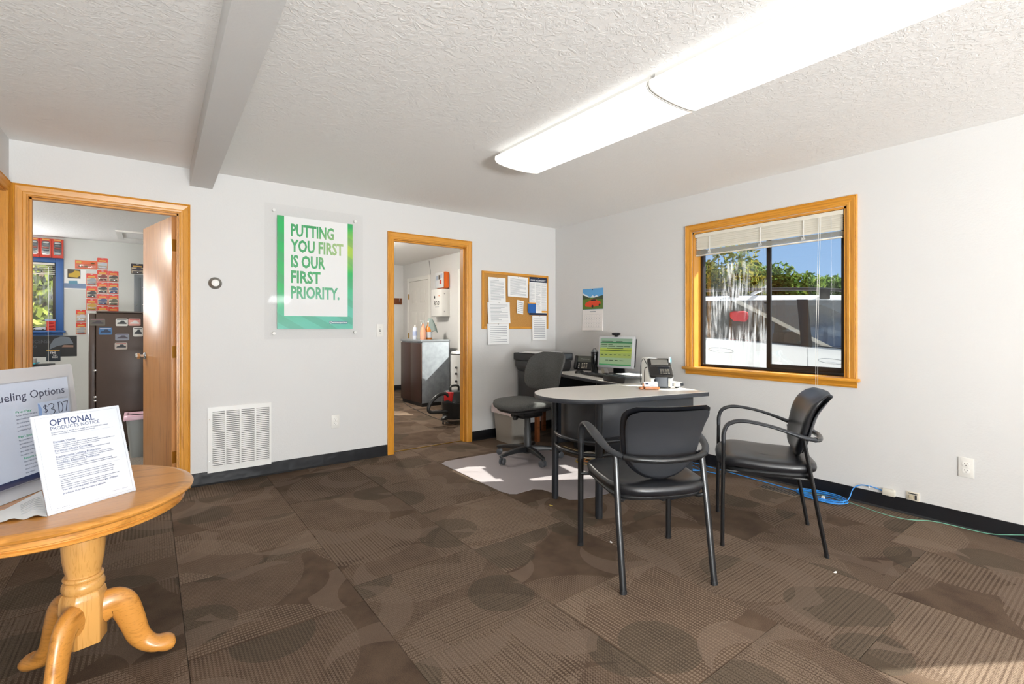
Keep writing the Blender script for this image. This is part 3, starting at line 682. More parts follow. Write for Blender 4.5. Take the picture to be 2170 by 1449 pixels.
# wall calendar on the right wall
cl = thing('wall_calendar', 'open wall calendar with a red car photo above the desk', 'calendar', (XR, 3.900, 1.172), -PI / 2)
w, h = 0.306, 0.463
MB().loft([[(0, -0.004 - 0.01 * (0 if i else 1), z), (w, -0.004 - 0.014 * (0 if i else 1), z), (w, -0.003, z), (0, -0.003, z)] for i, z in enumerate((0, 0.232))]).build('month_sheet', M('calendar_paper', '#EFEAE6', 0.6), cl)
MB().box(0, w, -0.004, -0.002, 0.234, h).build('picture_sheet', M('calendar_sky', '#5DA5DC', 0.4), cl)
y_ = -0.0044
def poly(mb, pts, y): return mb.add([(a, y, b) for a, b in pts], [list(range(len(pts)))])
poly(MB(), [(0, 0.236), (w, 0.236), (w, 0.36), (0, 0.37)], y_).build('meadow', M('calendar_green', '#5C7A2A', 0.5), cl, recalc=False)
poly(poly(MB(), [(0.0, 0.42), (0.06, 0.395), (0.12, 0.368), (0, 0.37)], y_ - 0.0002), [(0.12, 0.365), (0.15, 0.392), (0.18, 0.375), (0.21, 0.39), (0.25, 0.37), (0.25, 0.36)], y_ - 0.0002).build('snow_peaks', M('calendar_snow', '#E7ECF2', 0.5), cl, recalc=False)
poly(poly(MB(), [(0, 0.40), (0.06, 0.38), (0.12, 0.355), (0, 0.345)], y_ - 0.0003), [(0.16, 0.36), (0.306, 0.385), (0.306, 0.34), (0.16, 0.345)], y_ - 0.0003).build('dark_hills', M('calendar_hills', '#3C4A2C', 0.5), cl, recalc=False)
poly(MB(), [(0.045, 0.268), (0.035, 0.29), (0.05, 0.31), (0.10, 0.325), (0.13, 0.345), (0.20, 0.345), (0.225, 0.328), (0.265, 0.322), (0.272, 0.30), (0.262, 0.278), (0.15, 0.258)], y_ - 0.0005).build('red_car_print', M('calendar_red', '#D8421C', 0.4), cl, recalc=False)
poly(poly(poly(MB(), circle(0.016, 12, (0.15, 0.268)), y_ - 0.0007), circle(0.013, 12, (0.255, 0.282)), y_ - 0.0007), [(0.11, 0.326), (0.135, 0.343), (0.195, 0.343), (0.21, 0.328)], y_ - 0.0007).build('wheels_print', 'dark_slot', cl, recalc=False)
g = MB()
for i in range(6): g.plate(0.02, w - 0.02, 0.035 + i * 0.028, 0.0358 + i * 0.028, -0.0165 + i * 0.0019)
for r_ in range(5):
    for c_ in range(7): g.plate(0.03 + c_ * 0.037, 0.036 + c_ * 0.037, 0.046 + r_ * 0.028, 0.052 + r_ * 0.028, -0.0165 + r_ * 0.0019)
g.plate(0.11, 0.20, 0.205, 0.214, -0.006).build('date_grid', GINK, cl, recalc=False)
MB().lathe([(0.004, 0), (0.004, 0.007), (0.0, 0.008)], 8).build('push_pin', 'black_plastic', cl, (w / 2, -0.003, h - 0.012), (PI / 2, 0, 0))

# ------------------------------------------------------------------ round pedestal table with signs
TH = 0.657
AX, AY = -0.180, 2.172          # pedestal axis
TX, TY, TR = -0.236, 2.160, 0.366
rt = thing('pedestal_table', 'round oak pedestal table with turned column at lower left', 'table', (AX, AY, 0))
dx, dy = TX - AX, TY - AY
MB().lathe([(TR - 0.030, TH - 0.026), (TR - 0.012, TH - 0.025), (TR - 0.002, TH - 0.018), (TR, TH - 0.012), (TR - 0.004, TH - 0.006), (TR - 0.014, TH - 0.003), (TR - 0.020, TH - 0.0005), (TR - 0.026, TH), (0.0, TH)], 72, (dx, dy, 0)).build('table_top', 'table_oak_x', rt, smooth=True, ang=50)
MB().lathe([(0.0, TH - 0.064), (TR - 0.034, TH - 0.064), (TR - 0.028, TH - 0.060), (TR - 0.026, TH - 0.052), (TR - 0.031, TH - 0.049), (TR - 0.031, TH - 0.046), (TR - 0.026, TH - 0.043), (TR - 0.026, TH - 0.027), (0.0, TH - 0.027)], 72, (dx, dy, 0)).build('apron', 'table_oak_x', rt, smooth=True, ang=40)
MB().lathe([(0.0456, 0.593), (0.0470, 0.58), (0.0515, 0.56), (0.0566, 0.52), (0.0581, 0.48), (0.0559, 0.44), (0.0500, 0.40), (0.0463, 0.385), (0.0470, 0.378), (0.0522, 0.376), (0.0544, 0.370), (0.0522, 0.364), (0.0492, 0.361), (0.0529, 0.358), (0.0573, 0.348), (0.0573, 0.336), (0.0529, 0.326), (0.0485, 0.322), (0.0485, 0.316)], 40).build('column', 'table_oak_z', rt, smooth=True, ang=60)
hexp = [(0.064 * math.cos(R(60 * i + 15)), 0.064 * math.sin(R(60 * i + 15))) for i in range(6)]
MB().loft([[(x * s, y * s, z) for x, y in hexp] for s, z in ((1, 0.150), (1, 0.300), (0.93, 0.320), (0.85, 0.326))]).build('base_block', 'table_oak_z', rt, bevel=0.003)
def cab_leg():
    P = bez([(0.040, 0, 0.240), (0.076, 0, 0.252), (0.106, 0, 0.232), (0.128, 0, 0.175), (0.150, 0, 0.105), (0.183, 0, 0.064), (0.224, 0, 0.048), (0.256, 0, 0.038)], 5)
    n = len(P); hh = []; ww = []
    for i in range(n):
        u = i / (n - 1)
        hh.append(0.062 * (1 - u) ** 0.8 + 0.024 + (0.012 if u > 0.8 else 0) * math.sin((u - 0.8) / 0.2 * PI))
        ww.append(0.030 - 0.004 * math.sin(u * PI) + (0.012 * math.sin((u - 0.62) / 0.38 * PI) if u > 0.62 else 0))
    rings = []
    for i, p in enumerate(P):
        a = P[max(i - 1, 0)]; b = P[min(i + 1, n - 1)]; d = (b - a).normalized(); nn = Vector((-d.z, 0, d.x))
        k_ = 1.0 if i < n - 1 else 0.55
        rings.append([p + nn * (hh[i] * 0.62 * k_ * math.sin(2 * PI * j / 14)) + Vector((0, ww[i] * k_ * math.cos(2 * PI * j / 14), 0)) for j in range(14)])
    mb = MB().loft(rings)
    zmin = min(v.z for v in mb.V)
    return mb.fn(lambda v: (v.x, v.y, max(v.z - min(zmin, 0.0) * 0, 0.001)))
leg_me = mesh_of(cab_leg(), 'leg', MATS['table_oak_x'], smooth=True, ang=70)
for a in (6, -112, 130): place(leg_me, 'leg', rt, (0, 0, 0), (0, 0, R(a)))

# sign B, "optional products notice"
M('sign_white', '#CFD3DB', 0.6, 0, 0.2); M('sign_ink', '#3B4568', 0.6); M('sign_green', '#3DA878', 0.6); M('fuel_ink', '#2E3350', 0.6); M('body_ink', '#474D63', 0.7)
sb = thing('tabletop_sign', 'white optional products notice leaning upright on the round table', 'sign', (-0.2361, 1.9333, TH + 0.0004), rot=(R(-17.56), 0, R(33.44)))
w, h = 0.2383, 0.2962
MB().box(0, w, 0, 0.006, 0.0, h).build('sign_board', 'sign_white', sb, bevel=0.001)
MB().add([(0.02, 0.006, 0.13), (w - 0.02, 0.006, 0.13), (w - 0.02, 0.058, -0.017), (0.02, 0.058, -0.017), (0.02, 0.006, 0.125), (w - 0.02, 0.006, 0.125), (w - 0.02, 0.054, -0.017), (0.02, 0.054, -0.017)],
         [[0, 1, 2, 3], [7, 6, 5, 4], [0, 4, 5, 1], [1, 5, 6, 2], [2, 6, 7, 3], [3, 7, 4, 0]]).build('easel_foot', 'sign_white', sb)
b_ = MB(); i0 = 0.008
for a in ((i0, w - i0, i0, i0 + 0.0007), (i0, w - i0, h - i0 - 0.0007, h - i0), (i0, i0 + 0.0007, i0, h - i0), (w - i0 - 0.0007, w - i0, i0, h - i0)): b_.plate(*a, -0.0004)
b_.plate(0.042, w - 0.03, h * 0.762, h * 0.7635, -0.0004).plate(0.042, w - 0.03, h * 0.385, h * 0.3865, -0.0004).build('border_lines', 'grey_ink', sb, recalc=False)
x0 = 0.042
tx = MB().text('OPTIONAL', x0, h * 0.878, 0.0195, -0.0005, w=0.118, bold=0.018).text('PRODUCTS NOTICE', x0, h * 0.832, 0.0108, -0.0005, w=0.130)
tx.text('You are not required to purchase any of these', x0, h * 0.205, 0.0058, -0.0005, w=0.152, bold=0.012).text('products in order to rent a vehicle.', x0, h * 0.168, 0.0058, -0.0005, w=0.115, bold=0.012)
for body, z, ww in (('Damage Waiver', 0.700, 0.058), ('Personal Effects Coverage', 0.607, 0.098), ('Supplemental Liability Protection', 0.545, 0.118), ('Roadside Assistance Protection', 0.483, 0.112)):
    tx.text(body, x0, h * z, 0.0056, -0.0005, w=ww, bold=0.010).plate(x0, x0 + ww, h * z - 0.0016, h * z - 0.0011, -0.0005)
tx.build('lettering', 'sign_ink', sb, recalc=False)
tx = MB()
for body, z, ww in (('For an additional charge, and only where available, the Rental Contract offers optional', 0.800, 0.152), ('products which provide you protection during your rental. They are:', 0.780, 0.115),
                    ('Includes Loss Damage Waiver and Collision Damage Waiver', 0.675, 0.118), ('Relieves you of responsibility for all or part of the damage to the Rental Vehicle that may occur', 0.655, 0.165), ('during the rental period, subject to the terms in the Rental Contract.', 0.636, 0.120),
                    ('This product protects your possessions from loss or damage during the rental period.', 0.585, 0.148), ('Provides protection for injuries and death to third parties and damage to a third party\'s', 0.523, 0.150), ('property if you are at fault in an accident with the Rental Vehicle during the rental period.', 0.505, 0.154),
                    ('Includes Roadside Service Protection', 0.460, 0.075), ('Provides 24-hour roadside assistance (where available). When Roadside Assistance', 0.438, 0.146), ('Protection is not purchased, roadside assistance is available, but standard charges may apply.', 0.418, 0.160),
                    ('For a complete description of these optional products, including the benefits and', 0.358, 0.140), ('exclusions, please refer to the Additional Terms and Conditions of the Rental Contract.', 0.338, 0.148), ('Any time during the rental period you may add or remove any optional products from', 0.312, 0.143),
                    ('your Rental Contract by bringing the Rental Vehicle and your Rental Contract to any', 0.293, 0.142), ('rental location.', 0.274, 0.026), ('Before deciding to purchase any optional products, you may wish to determine whether your', 0.252, 0.158), ('personal insurance or credit card provides coverage during the Rental Period.', 0.232, 0.132)):
    tx.text(body, x0, h * z, 0.0032, -0.0005, w=ww, bold=0.02)
tx.text('FORM NO. 1 - REVISED', w - 0.068, h * 0.062, 0.002, -0.0005, w=0.045).text('A16801', x0 - 0.02, h * 0.045, 0.002, -0.0005, w=0.03).build('small_print', 'body_ink', sb, recalc=False)

# sign A, fueling options in a grey holder
fs = thing('sign_holder', 'grey acrylic holder with a fueling options price sheet on the round table', 'sign', (-0.2268, 2.5353, TH + 0.0150), rot=(R(-6.585), 0, R(58.94)))
hP = 0.3442; wP = 0.46
t = NT('grey_acrylic'); t.set(Base_Color=lin('#BFBDBE'), Roughness=0.2, Alpha=0.93)
MB().prism(rrect(wP + 0.07, hP + 0.075, 0.012, 5, (-wP / 2, hP / 2 + 0.012)), 0.003, 0.009, 'y').build('back_plate', 'grey_acrylic', fs, bevel=0.001)
MB().box(-wP, 0, 0.0, 0.002, 0, hP).build('price_sheet', 'sign_white', fs)
MB().prism(rrect(wP + 0.008, hP + 0.008, 0.004, 3, (-wP / 2, hP / 2)), -0.004, -0.002, 'y').build('cover_sheet', 'clear_plastic', fs)
MB().add([(-wP - 0.03, -0.002, -0.004), (0.028, -0.002, -0.004), (0.028, -0.085, -0.0230), (-wP - 0.03, -0.085, -0.0230), (-wP - 0.03, 0.004, -0.012), (0.028, 0.004, -0.012), (0.028, -0.085, -0.0242), (-wP - 0.03, -0.085, -0.0242)],
         [[0, 1, 2, 3], [7, 6, 5, 4], [0, 4, 5, 1], [1, 5, 6, 2], [2, 6, 7, 3], [3, 7, 4, 0]]).build('base_lip', 'grey_acrylic', fs, bevel=0.001)
MB().plate(-wP, 0, 0.0, 0.020, -0.0006).build('navy_band', M('band_navy', '#2A3558', 0.4), fs, recalc=False)
tx = MB().text('Fueling Options', -0.020, hP - 0.060, 0.028, -0.0006, w=0.290, bold=0.006, align='R')
tx.build('lettering', 'fuel_ink', fs, recalc=False)
MB().plate(-0.143, -0.008, hP - 0.146, hP - 0.082, -0.0006).build('price_patch', M('price_blue', '#D3DFF0', 0.4), fs, recalc=False)
e_ = MB().add([(-0.143, -0.0009, hP - 0.146), (-0.130, -0.0009, hP - 0.124), (-0.128, -0.0009, hP - 0.106), (-0.134, -0.0009, hP - 0.090), (-0.143, -0.0009, hP - 0.082)], [[0, 1, 2, 3, 4]])
e_.build('patch_edge', M('price_edge', '#8FB0E0', 0.4), fs, recalc=False)
def stroke(mb, pts, r, y): return mb.tube([(x, y, z) for x, z in pts], r, 6)
pm = MB(); zb = hP - 0.138
def hand(ch, ox, oz, s, lst):
    for pts in lst: stroke(pm, [(ox + a * s, oz + b * s) for a, b in (bez([(p[0], p[1], 0) for p in pts], 4) and [(q.x, q.y) for q in bez([(p[0], p[1], 0) for p in pts], 4)])], 0.0013, -0.0012)
hand('$', -0.123, zb + 0.018, 0.024, [[(0.75, 0.85), (0.4, 1.0), (0.1, 0.8), (0.4, 0.5), (0.7, 0.25), (0.4, 0.0), (0.05, 0.15)], [(0.4, 1.15), (0.42, -0.15)]])
hand('3', -0.101, zb + 0.006, 0.040, [[(0.05, 0.9), (0.35, 1.0), (0.6, 0.85), (0.5, 0.62), (0.3, 0.52), (0.6, 0.4), (0.65, 0.18), (0.4, 0.0), (0.05, 0.08)]])
hand('.', -0.071, zb + 0.006, 0.040, [[(0.1, 0.02), (0.13, 0.06)]])
hand('0', -0.060, zb + 0.008, 0.038, [[(0.1, 0.0), (0.1, 0.5), (0.1, 1.0)], [(0.05, 1.0), (0.45, 0.95), (0.6, 0.5), (0.45, 0.05), (0.1, 0.0)]])
hand('7', -0.035, zb + 0.008, 0.038, [[(0.0, 0.95), (0.3, 0.97), (0.6, 0.98)], [(0.6, 0.98), (0.42, 0.5), (0.28, 0.0)]])
pm.build('handwritten_price', 'fuel_ink', fs)
tx = MB(); ty = MB(); lx = -wP + 0.115
for body, z, ww in (('Pre-Pay', 0.105, 0.062), ('Pay Upon Return', 0.190, 0.100), ('Return At Current Level', 0.266, 0.142)):
    tx.text(body, -0.232 if z < 0.2 else -0.222, hP - z, 0.0078, -0.0006, w=ww, bold=0.01)
tx.build('green_headings', 'sign_green', fs, recalc=False)
for z, lines in ((0.116, ('Purchase the fuel in the tank at', 'time of rental at the price listed.', 'No need to refuel. No refund or', 'credit for unused fuel or any fuel', 'purchased during the rental.')), (0.201, ('Pay (upon return) only for the', 'estimated amount of fuel required', 'to fill the tank to the same level as', 'when rented at the price listed.', 'No need to refuel.')), (0.277, ('Return the vehicle with fuel at the', 'same level as when rented. No', 'refund or credit for fuel above level', 'when rented.'))):
    for i, body in enumerate(lines): ty.text(body, -0.232 if z < 0.25 else -0.222, hP - z - i * 0.0128, 0.0058, -0.0006, sx=0.80)
ty.text('Price Per Gallon', -0.012, hP - 0.078, 0.003, -0.0006, w=0.042, align='R').build('body_text', 'body_ink', fs, recalc=False)

# curled receipt papers on the table
rp = thing('loose_paper', 'curled white paper with faint print on the round table', 'paper', (TX, TY, TH))
def sheet(pts, zc, n=10):
    pass
a0 = at(0, 1108, Z=TH); a1 = at(100, 1095, Z=TH); a2 = at(88, 1040, Z=TH); a3 = at(0, 1085, Z=TH)
g = []
N = 10
for i in range(N + 1):
    for j in range(N + 1):
        u, v_ = i / N, j / N
        p = (a0 * (1 - u) + a1 * u) * (1 - v_) + (a3 * (1 - u) + a2 * u) * v_
        if i == 0: p = p + Vector((-0.06, -0.03, 0)) * 1.0
        z = 0.0012 + 0.004 * (1 - math.cos(2 * PI * u * 2)) * (1 - v_) + 0.008 * math.sin(PI * v_) * (0.4 + 0.6 * u)
        g.append((p.x - TX, p.y - TY, z))
fcs = [[i * (N + 1) + j, (i + 1) * (N + 1) + j, (i + 1) * (N + 1) + j + 1, i * (N + 1) + j + 1] for i in range(N) for j in range(N)]
n_ = len(g)
MB().add(g + [(x, y, z - 0.0005) for x, y, z in g], fcs + [[q + n_ for q in f][::-1] for f in fcs]).build('sheet', PAPER, rp, smooth=True)
ln = MB()
for i in range(7):
    pts = []
    for q in range(7):
        u = 0.45 + 0.5 * q / 6; v_ = 0.2 + 0.08 * i
        p = (a0 * (1 - u) + a1 * u) * (1 - v_) + (a3 * (1 - u) + a2 * u) * v_
        pts.append((p.x - TX, p.y - TY, 0.0020 + 0.004 * (1 - math.cos(2 * PI * u * 2)) * (1 - v_) + 0.008 * math.sin(PI * v_) * (0.4 + 0.6 * u)))
    ln.tube(pts, 0.0005, 4)
ln.build('print', GINK, rp)

# ------------------------------------------------------------------ guest chairs
def half_loft_back(front, t0, t1, zlo, zhi, wtop, name=None, n=22, m=28):
    """backrest pad: U-shaped bottom, rounded top corners, wraps forward at the sides, leans back"""
    rings = []
    for i in range(n + 1):
        u = i / n
        z = zlo + (zhi - zlo) * u
        if u < 0.55: wv = wtop * (0.80 + 0.12 * (u / 0.55)) * math.sqrt(max(0.0, 1 - (1 - u / 0.42) ** 2)) if u < 0.42 else wtop * (0.80 + 0.12 * (u / 0.55))
        else: wv = wtop * (0.92 + 0.08 * math.sin((u - 0.55) / 0.45 * PI / 2))
        e = (1 - u) * (zhi - zlo)
        if e < 0.05: wv -= 0.05 - math.sqrt(max(0.05 ** 2 - (0.05 - e) ** 2, 0))
        wv = max(wv, 0.012)
        th_ = min(1.0, 0.25 + 3.2 * math.sin(min(u, 1 - u) * PI / 2) + 0.0) if min(u, 1 - u) < 0.2 else 1.0
        lean = -0.10 * (u - 0.15) - 0.10 * max(0, u - 0.6) ** 2 * 3
        ring = []
        for j in range(m):
            a = 2 * PI * j / m
            x = wv * math.copysign(abs(math.cos(a)) ** 0.55, math.cos(a)); s_ = math.copysign(abs(math.sin(a)) ** 0.7, math.sin(a))
            yy = (t1 if s_ > 0 else -t0) * abs(s_) * th_
            ring.append((x, front + yy + lean + 0.95 * x * x, z))
        rings.append(ring)
    return MB().loft(rings)
def make_guest_chair(label, loc, rz):
    c = thing('guest_chair', label, 'chair', loc, rz, 'black guest armchairs')
    tr = 0.0125
    BM, BV = MATS['black_metal'], MATS['black_vinyl']
    for s in (-1, 1):
        MB().tube([(s * 0.262, 0.252, 0.012), (s * 0.262, 0.250, 0.30), (s * 0.262, 0.246, 0.575)], tr, 12, flat=[(0.85, 1.3)] * 3).build('leg', BM, c, smooth=True)
        MB().tube([(s * 0.262, 0.252, 0.0), (s * 0.262, 0.252, 0.016)], tr + 0.001, 12, flat=[(0.85, 1.3)] * 2).build('foot', 'black_plastic', c)
        MB().tube([(s * 0.226, -0.252, 0.012), (s * 0.226, -0.195, 0.34), (s * 0.222, -0.150, 0.606)], tr, 12, flat=[(0.85, 1.3)] * 3).build('leg', BM, c, smooth=True)
        MB().tube([(s * 0.226, -0.254, 0.0), (s * 0.226, -0.252, 0.016)], tr + 0.001, 12, flat=[(0.85, 1.3)] * 2).build('foot', 'black_plastic', c)
        P = bez([(s * 0.262, 0.246, 0.570), (s * 0.262, 0.244, 0.625), (s * 0.262, 0.222, 0.672), (s * 0.263, 0.165, 0.694), (s * 0.266, 0.09, 0.690), (s * 0.268, 0.0, 0.672), (s * 0.262, -0.085, 0.645), (s * 0.244, -0.150, 0.622), (s * 0.205, -0.205, 0.607)], 5)
        n = len(P); fl_ = []
        for i in range(n):
            u = i / (n - 1); k_ = max(0.0, math.sin((u - 0.34) / 0.52 * PI)) if 0.34 < u < 0.86 else 0.0
            fl_.append((0.85 - 0.20 * k_, 1.3 + 0.7 * k_))
        MB().tube(P, tr + 0.0008, 14, flat=fl_).build('armrest', 'charcoal_plastic', c, smooth=True, ang=60)
        MB().tube([(s * 0.262, 0.245, 0.400), (s * 0.10, 0.20, 0.405)], 0.009, 8).build('seat_bracket', BM, c, smooth=True)
        MB().tube(bez([(s * 0.224, -0.182, 0.405), (s * 0.19, -0.165, 0.395), (s * 0.15, -0.10, 0.400)], 4), 0.010, 8).build('seat_bracket', BM, c, smooth=True)
        MB().tube([(s * 0.215, 0.245, 0.405), (s * 0.205, -0.17, 0.392)], 0.008, 8).build('side_rail', BM, c, smooth=True)
    MB().tube(bez([(-0.205, -0.205, 0.607), (-0.14, -0.240, 0.600), (0, -0.262, 0.596), (0.14, -0.240, 0.600), (0.205, -0.205, 0.607)], 6), tr + 0.002, 12).build('back_rail', BM, c, smooth=True)
    half_loft_back(-0.170, 0.012, 0.040, 0.475, 0.848, 0.222).build('backrest', BV, c, smooth=True, ang=70)
    half_loft_back(-0.186, 0.010, 0.008, 0.487, 0.830, 0.206).build('back_shell', 'charcoal_plastic', c, smooth=True, ang=70)
    def seatf(v):
        f = (v.y + 0.24) / 0.5
        return (v.x * (0.90 + 0.10 * f), v.y, v.z + 0.445 + 0.020 * f - 0.05 * max(0, f - 0.78) ** 2 * 8 + 0.22 * (v.x ** 2) * (1 - f) * 0.8 - 0.012 * math.exp(-((v.y + 0.03) / 0.16) ** 2))
    MB().ellipsoid(0.262, 0.255, 0.040, 0.55, 0.48, 36, 14, (0, 0.02, 0)).fn(seatf).build('seat', BV, c, smooth=True, ang=80)
    MB().ellipsoid(0.235, 0.225, 0.018, 0.4, 0.45, 28, 8, (0, 0.02, 0)).fn(lambda v: (v.x, v.y, v.z + 0.408 + 0.10 * v.x ** 2)).build('seat_pan', 'black_plastic', c, smooth=True)
    return c
make_guest_chair('black vinyl guest armchair with its back to the camera', (2.03, 1.574, 0), R(63.3 - 90))
make_guest_chair('black vinyl guest armchair side-on beside the window wall', (2.896, 1.377, 0), R(122.8 - 90))

# ------------------------------------------------------------------ desk (turned 13 degrees in the room)
DZ = 0.760; DR = R(-13.0); DT = Vector((3.108, 1.892, 0))
ud = Vector((math.cos(DR), math.sin(DR), 0)); vd = Vector((-math.sin(DR), math.cos(DR), 0))
def dk(u, v, z=DZ): return DT + ud * u + vd * v + Vector((0, 0, z))
t = NT('desk_laminate'); t.set(Base_Color=t.ramp(t.noise(300, 2), [(0.3, lin('#D2CDC6')), (0.7, lin('#DEDAD4'))]), Roughness=0.35)
M('desk_edge', '#33363C', 0.35); M('desk_steel', '#26282C', 0.3, 0.2); M('desk_panel', '#2B2E33', 0.38)
desk = thing('office_desk', 'grey L-shaped office desk with rounded end and dark steel legs', 'desk', tuple(DT), DR)
uc, vc, rr = -0.835, 0.290, 0.320
bul = [(0.0, vc - rr), (0.0, vc + rr)] + [(uc + rr * math.cos(R(a)), vc + rr * math.sin(R(a))) for a in range(90, 271, 6)]
RZ = 0.742
ret = [(-0.200, vc + rr + 0.001), (0.375, vc + rr + 0.001), (0.375, 1.92), (-0.200, 1.92)]
def dk2(u, v, dz=0.0):
    p = dk(u, v); return Vector((p.x * 1.04, p.y * 1.04, RZ + dz))
def inset(poly, d):
    cx_ = sum(p[0] for p in poly) / len(poly); cy_ = sum(p[1] for p in poly) / len(poly)
    return [(cx_ + (x - cx_) * (1 - d), cy_ + (y - cy_) * (1 - d)) for x, y in poly]
MB().prism(bul, DZ - 0.030, DZ - 0.0015).build('edge_band', 'desk_edge', desk, bevel=0.003)
MB().prism(inset(bul, 0.008), DZ - 0.002, DZ).build('desk_top', 'desk_laminate', desk)
MB().prism(ret, RZ - 0.030, RZ - 0.0015).build('return_edge_band', 'desk_edge', desk, bevel=0.003)
MB().prism(inset(ret, 0.008), RZ - 0.002, RZ).build('return_top', 'desk_laminate', desk)
lg1 = (-0.943, 0.463); lg2 = (-0.864, 0.035)
for u, v in (lg1, lg2):
    MB().tube([(u, v, 0.012), (u, v, DZ - 0.031)], 0.024, 18).build('leg', 'desk_steel', desk, smooth=True)
    MB().tube([(u, v, 0.0), (u, v, 0.014)], 0.0225, 18).build('foot', 'black_plastic', desk)
arc = [(uc + 0.05 + 0.262 * math.cos(R(a)), vc + 0.262 * math.sin(R(a)) * 0.98) for a in range(140, 268, 8)]
arcp = bez([(lg1[0] + 0.01, lg1[1], 0), (-0.962, 0.34, 0), (-0.955, 0.22, 0), (-0.925, 0.12, 0), (lg2[0], lg2[1], 0)], 6)
arcr = bez([(lg1[0], lg1[1], 0), (-0.982, 0.35, 0), (-0.980, 0.24, 0), (-0.945, 0.12, 0), (lg2[0], lg2[1], 0)], 6)
m = MB(); n = len(arcp)
m.loft([[(p.x, p.y, 0.44), (p.x + 0.006, p.y + 0.002, 0.44), (p.x + 0.006, p.y + 0.002, DZ - 0.032), (p.x, p.y, DZ - 0.032)] for p in [q + Vector((0.045, 0.01, 0)) for q in arcp]])
m.build('curved_modesty_panel', 'desk_panel', desk, smooth=True)
for z in (0.475, 0.392):
    MB().tube([(p.x, p.y, z) for p in arcr], 0.012, 10).build('foot_rail', 'desk_steel', desk, smooth=True)
    MB().tube([(lg2[0], lg2[1], z), (-0.30, 0.035, z)], 0.012, 10).build('foot_rail', 'desk_steel', desk, smooth=True)
MB().box(-0.84, -0.07, 0.045, 0.060, 0.50, DZ - 0.032).build('modesty_panel', 'desk_panel', desk, bevel=0.003)
MB().box(-0.30, -0.075, 0.045, 0.060, 0.06, 0.4995).build('lower_panel', 'desk_panel', desk, bevel=0.003)
# drawer pedestal under the window side
ped = MB().box(-0.292, -0.06, 0.10, 0.58, 0.0, DZ - 0.031)
ped.build('drawer_pedestal', 'desk_panel', desk, bevel=0.003)
for z0_, z1_ in ((0.03, 0.30), (0.31, 0.51), (0.52, 0.715)):
    d_ = MB().box(-0.298, -0.2925, 0.11, 0.57, z0_, z1_).build('drawer', 'desk_edge', desk, bevel=0.002)
    MB().tube([(-0.305, 0.27, z1_ - 0.04), (-0.305, 0.41, z1_ - 0.04)], 0.005, 8).build('handle', 'desk_steel', d_)
MB().box(0.35, 0.365, 1.05, 1.88, 0.10, RZ - 0.031).build('back_panel', 'desk_panel', desk)
for v in (1.03, 1.895): MB().box(-0.12, 0.345, v - 0.012, v + 0.012, 0.0, RZ - 0.031).build('end_panel', 'desk_panel', desk)

# computer monitor
mo_n = math.atan2(-0.25, -0.97)
mp = Vector((3.640, 3.165, RZ))
mon = thing('computer_monitor', 'silver computer monitor with a green form on screen', 'monitor', tuple(mp), mo_n + PI / 2)
M('silver_plastic', '#B9BBBD', 0.35); 
TILT = Matrix.Rotation(R(-8), 4, 'X')
def tilted(mb): return mb.xf(Matrix.Translation((0, 0, 0.222)) @ TILT)
tilted(MB().box(-0.188, 0.188, -0.020, 0.020, -0.155, 0.155)).build('bezel', 'silver_plastic', mon, bevel=0.006)
tilted(MB().box(-0.186, 0.186, 0.018, 0.055, -0.14, 0.14)).build('back_cover', 'black_plastic', mon, bevel=0.012)
t = NT('screen'); sp = t.n('ShaderNodeSeparateXYZ', {0: t.obj()})
zz = t.math('SUBTRACT', sp.outputs[2], 0.06)
c = t.ramp(t.n('ShaderNodeMapRange', {0: sp.outputs[2], 1: 0.09, 2: 0.355}).outputs[0], [(0.0, lin('#4E9A62')), (0.07, lin('#9DB98C')), (0.30, lin('#A3B55E')), (0.48, lin('#AEC04F')), (0.66, lin('#98B48C')), (0.83, lin('#1E7A45')), (0.87, lin('#93B095')), (1.0, lin('#8AA68C'))], 'CONSTANT')
t.set(Base_Color=(0.02, 0.02, 0.02, 1), Roughness=0.25, Emission_Color=c, Emission_Strength=0.62)
tilted(MB().box(-0.168, 0.168, -0.0215, -0.0195, -0.132, 0.132)).build('screen', 'screen', mon)
sc_ = MB()
for z, segs in ((0.100, ((-0.15, -0.03), (0.0, 0.07))), (0.068, ((-0.155, -0.09), (-0.08, -0.035))), (0.052, ((-0.155, -0.09), (-0.08, -0.005), (0.01, 0.08), (0.09, 0.15))), (0.032, ((-0.09, 0.08),)), (-0.03, ((-0.155, -0.13), (-0.11, -0.085), (-0.06, -0.035), (-0.015, 0.01), (0.035, 0.06), (0.085, 0.11), (0.13, 0.155))), (-0.085, ((-0.10, -0.07), (-0.06, -0.02), (0.0, 0.03), (0.05, 0.09)))):
    for a, b in segs: sc_.plate(a, b, z, z + 0.006, -0.0222)
sc_.plate(-0.165, 0.165, 0.012, 0.018, -0.0222)
tilted(sc_).build('screen_text', M('screen_text', '#24402C', 0.5), mon, recalc=False)
MB().add([(-0.05, 0.03, 0.16), (0.05, 0.03, 0.16), (0.06, 0.05, 0.0), (-0.06, 0.05, 0.0), (-0.05, 0.055, 0.16), (0.05, 0.055, 0.16), (0.06, 0.08, 0.0), (-0.06, 0.08, 0.0)], [[0, 1, 2, 3], [7, 6, 5, 4], [0, 4, 5, 1], [1, 5, 6, 2], [2, 6, 7, 3], [3, 7, 4, 0]]).build('stand_neck', 'black_plastic', mon, bevel=0.004)
MB().prism(rrect(0.24, 0.19, 0.03, 5, (0, 0.02)), 0.0, 0.014).build('stand_base', 'black_plastic', mon, bevel=0.004)
wc = thing('webcam', 'black clip-on webcam on top of the monitor', 'webcam', tuple(mp + Vector((0, 0, 0.378))), mo_n + PI / 2)
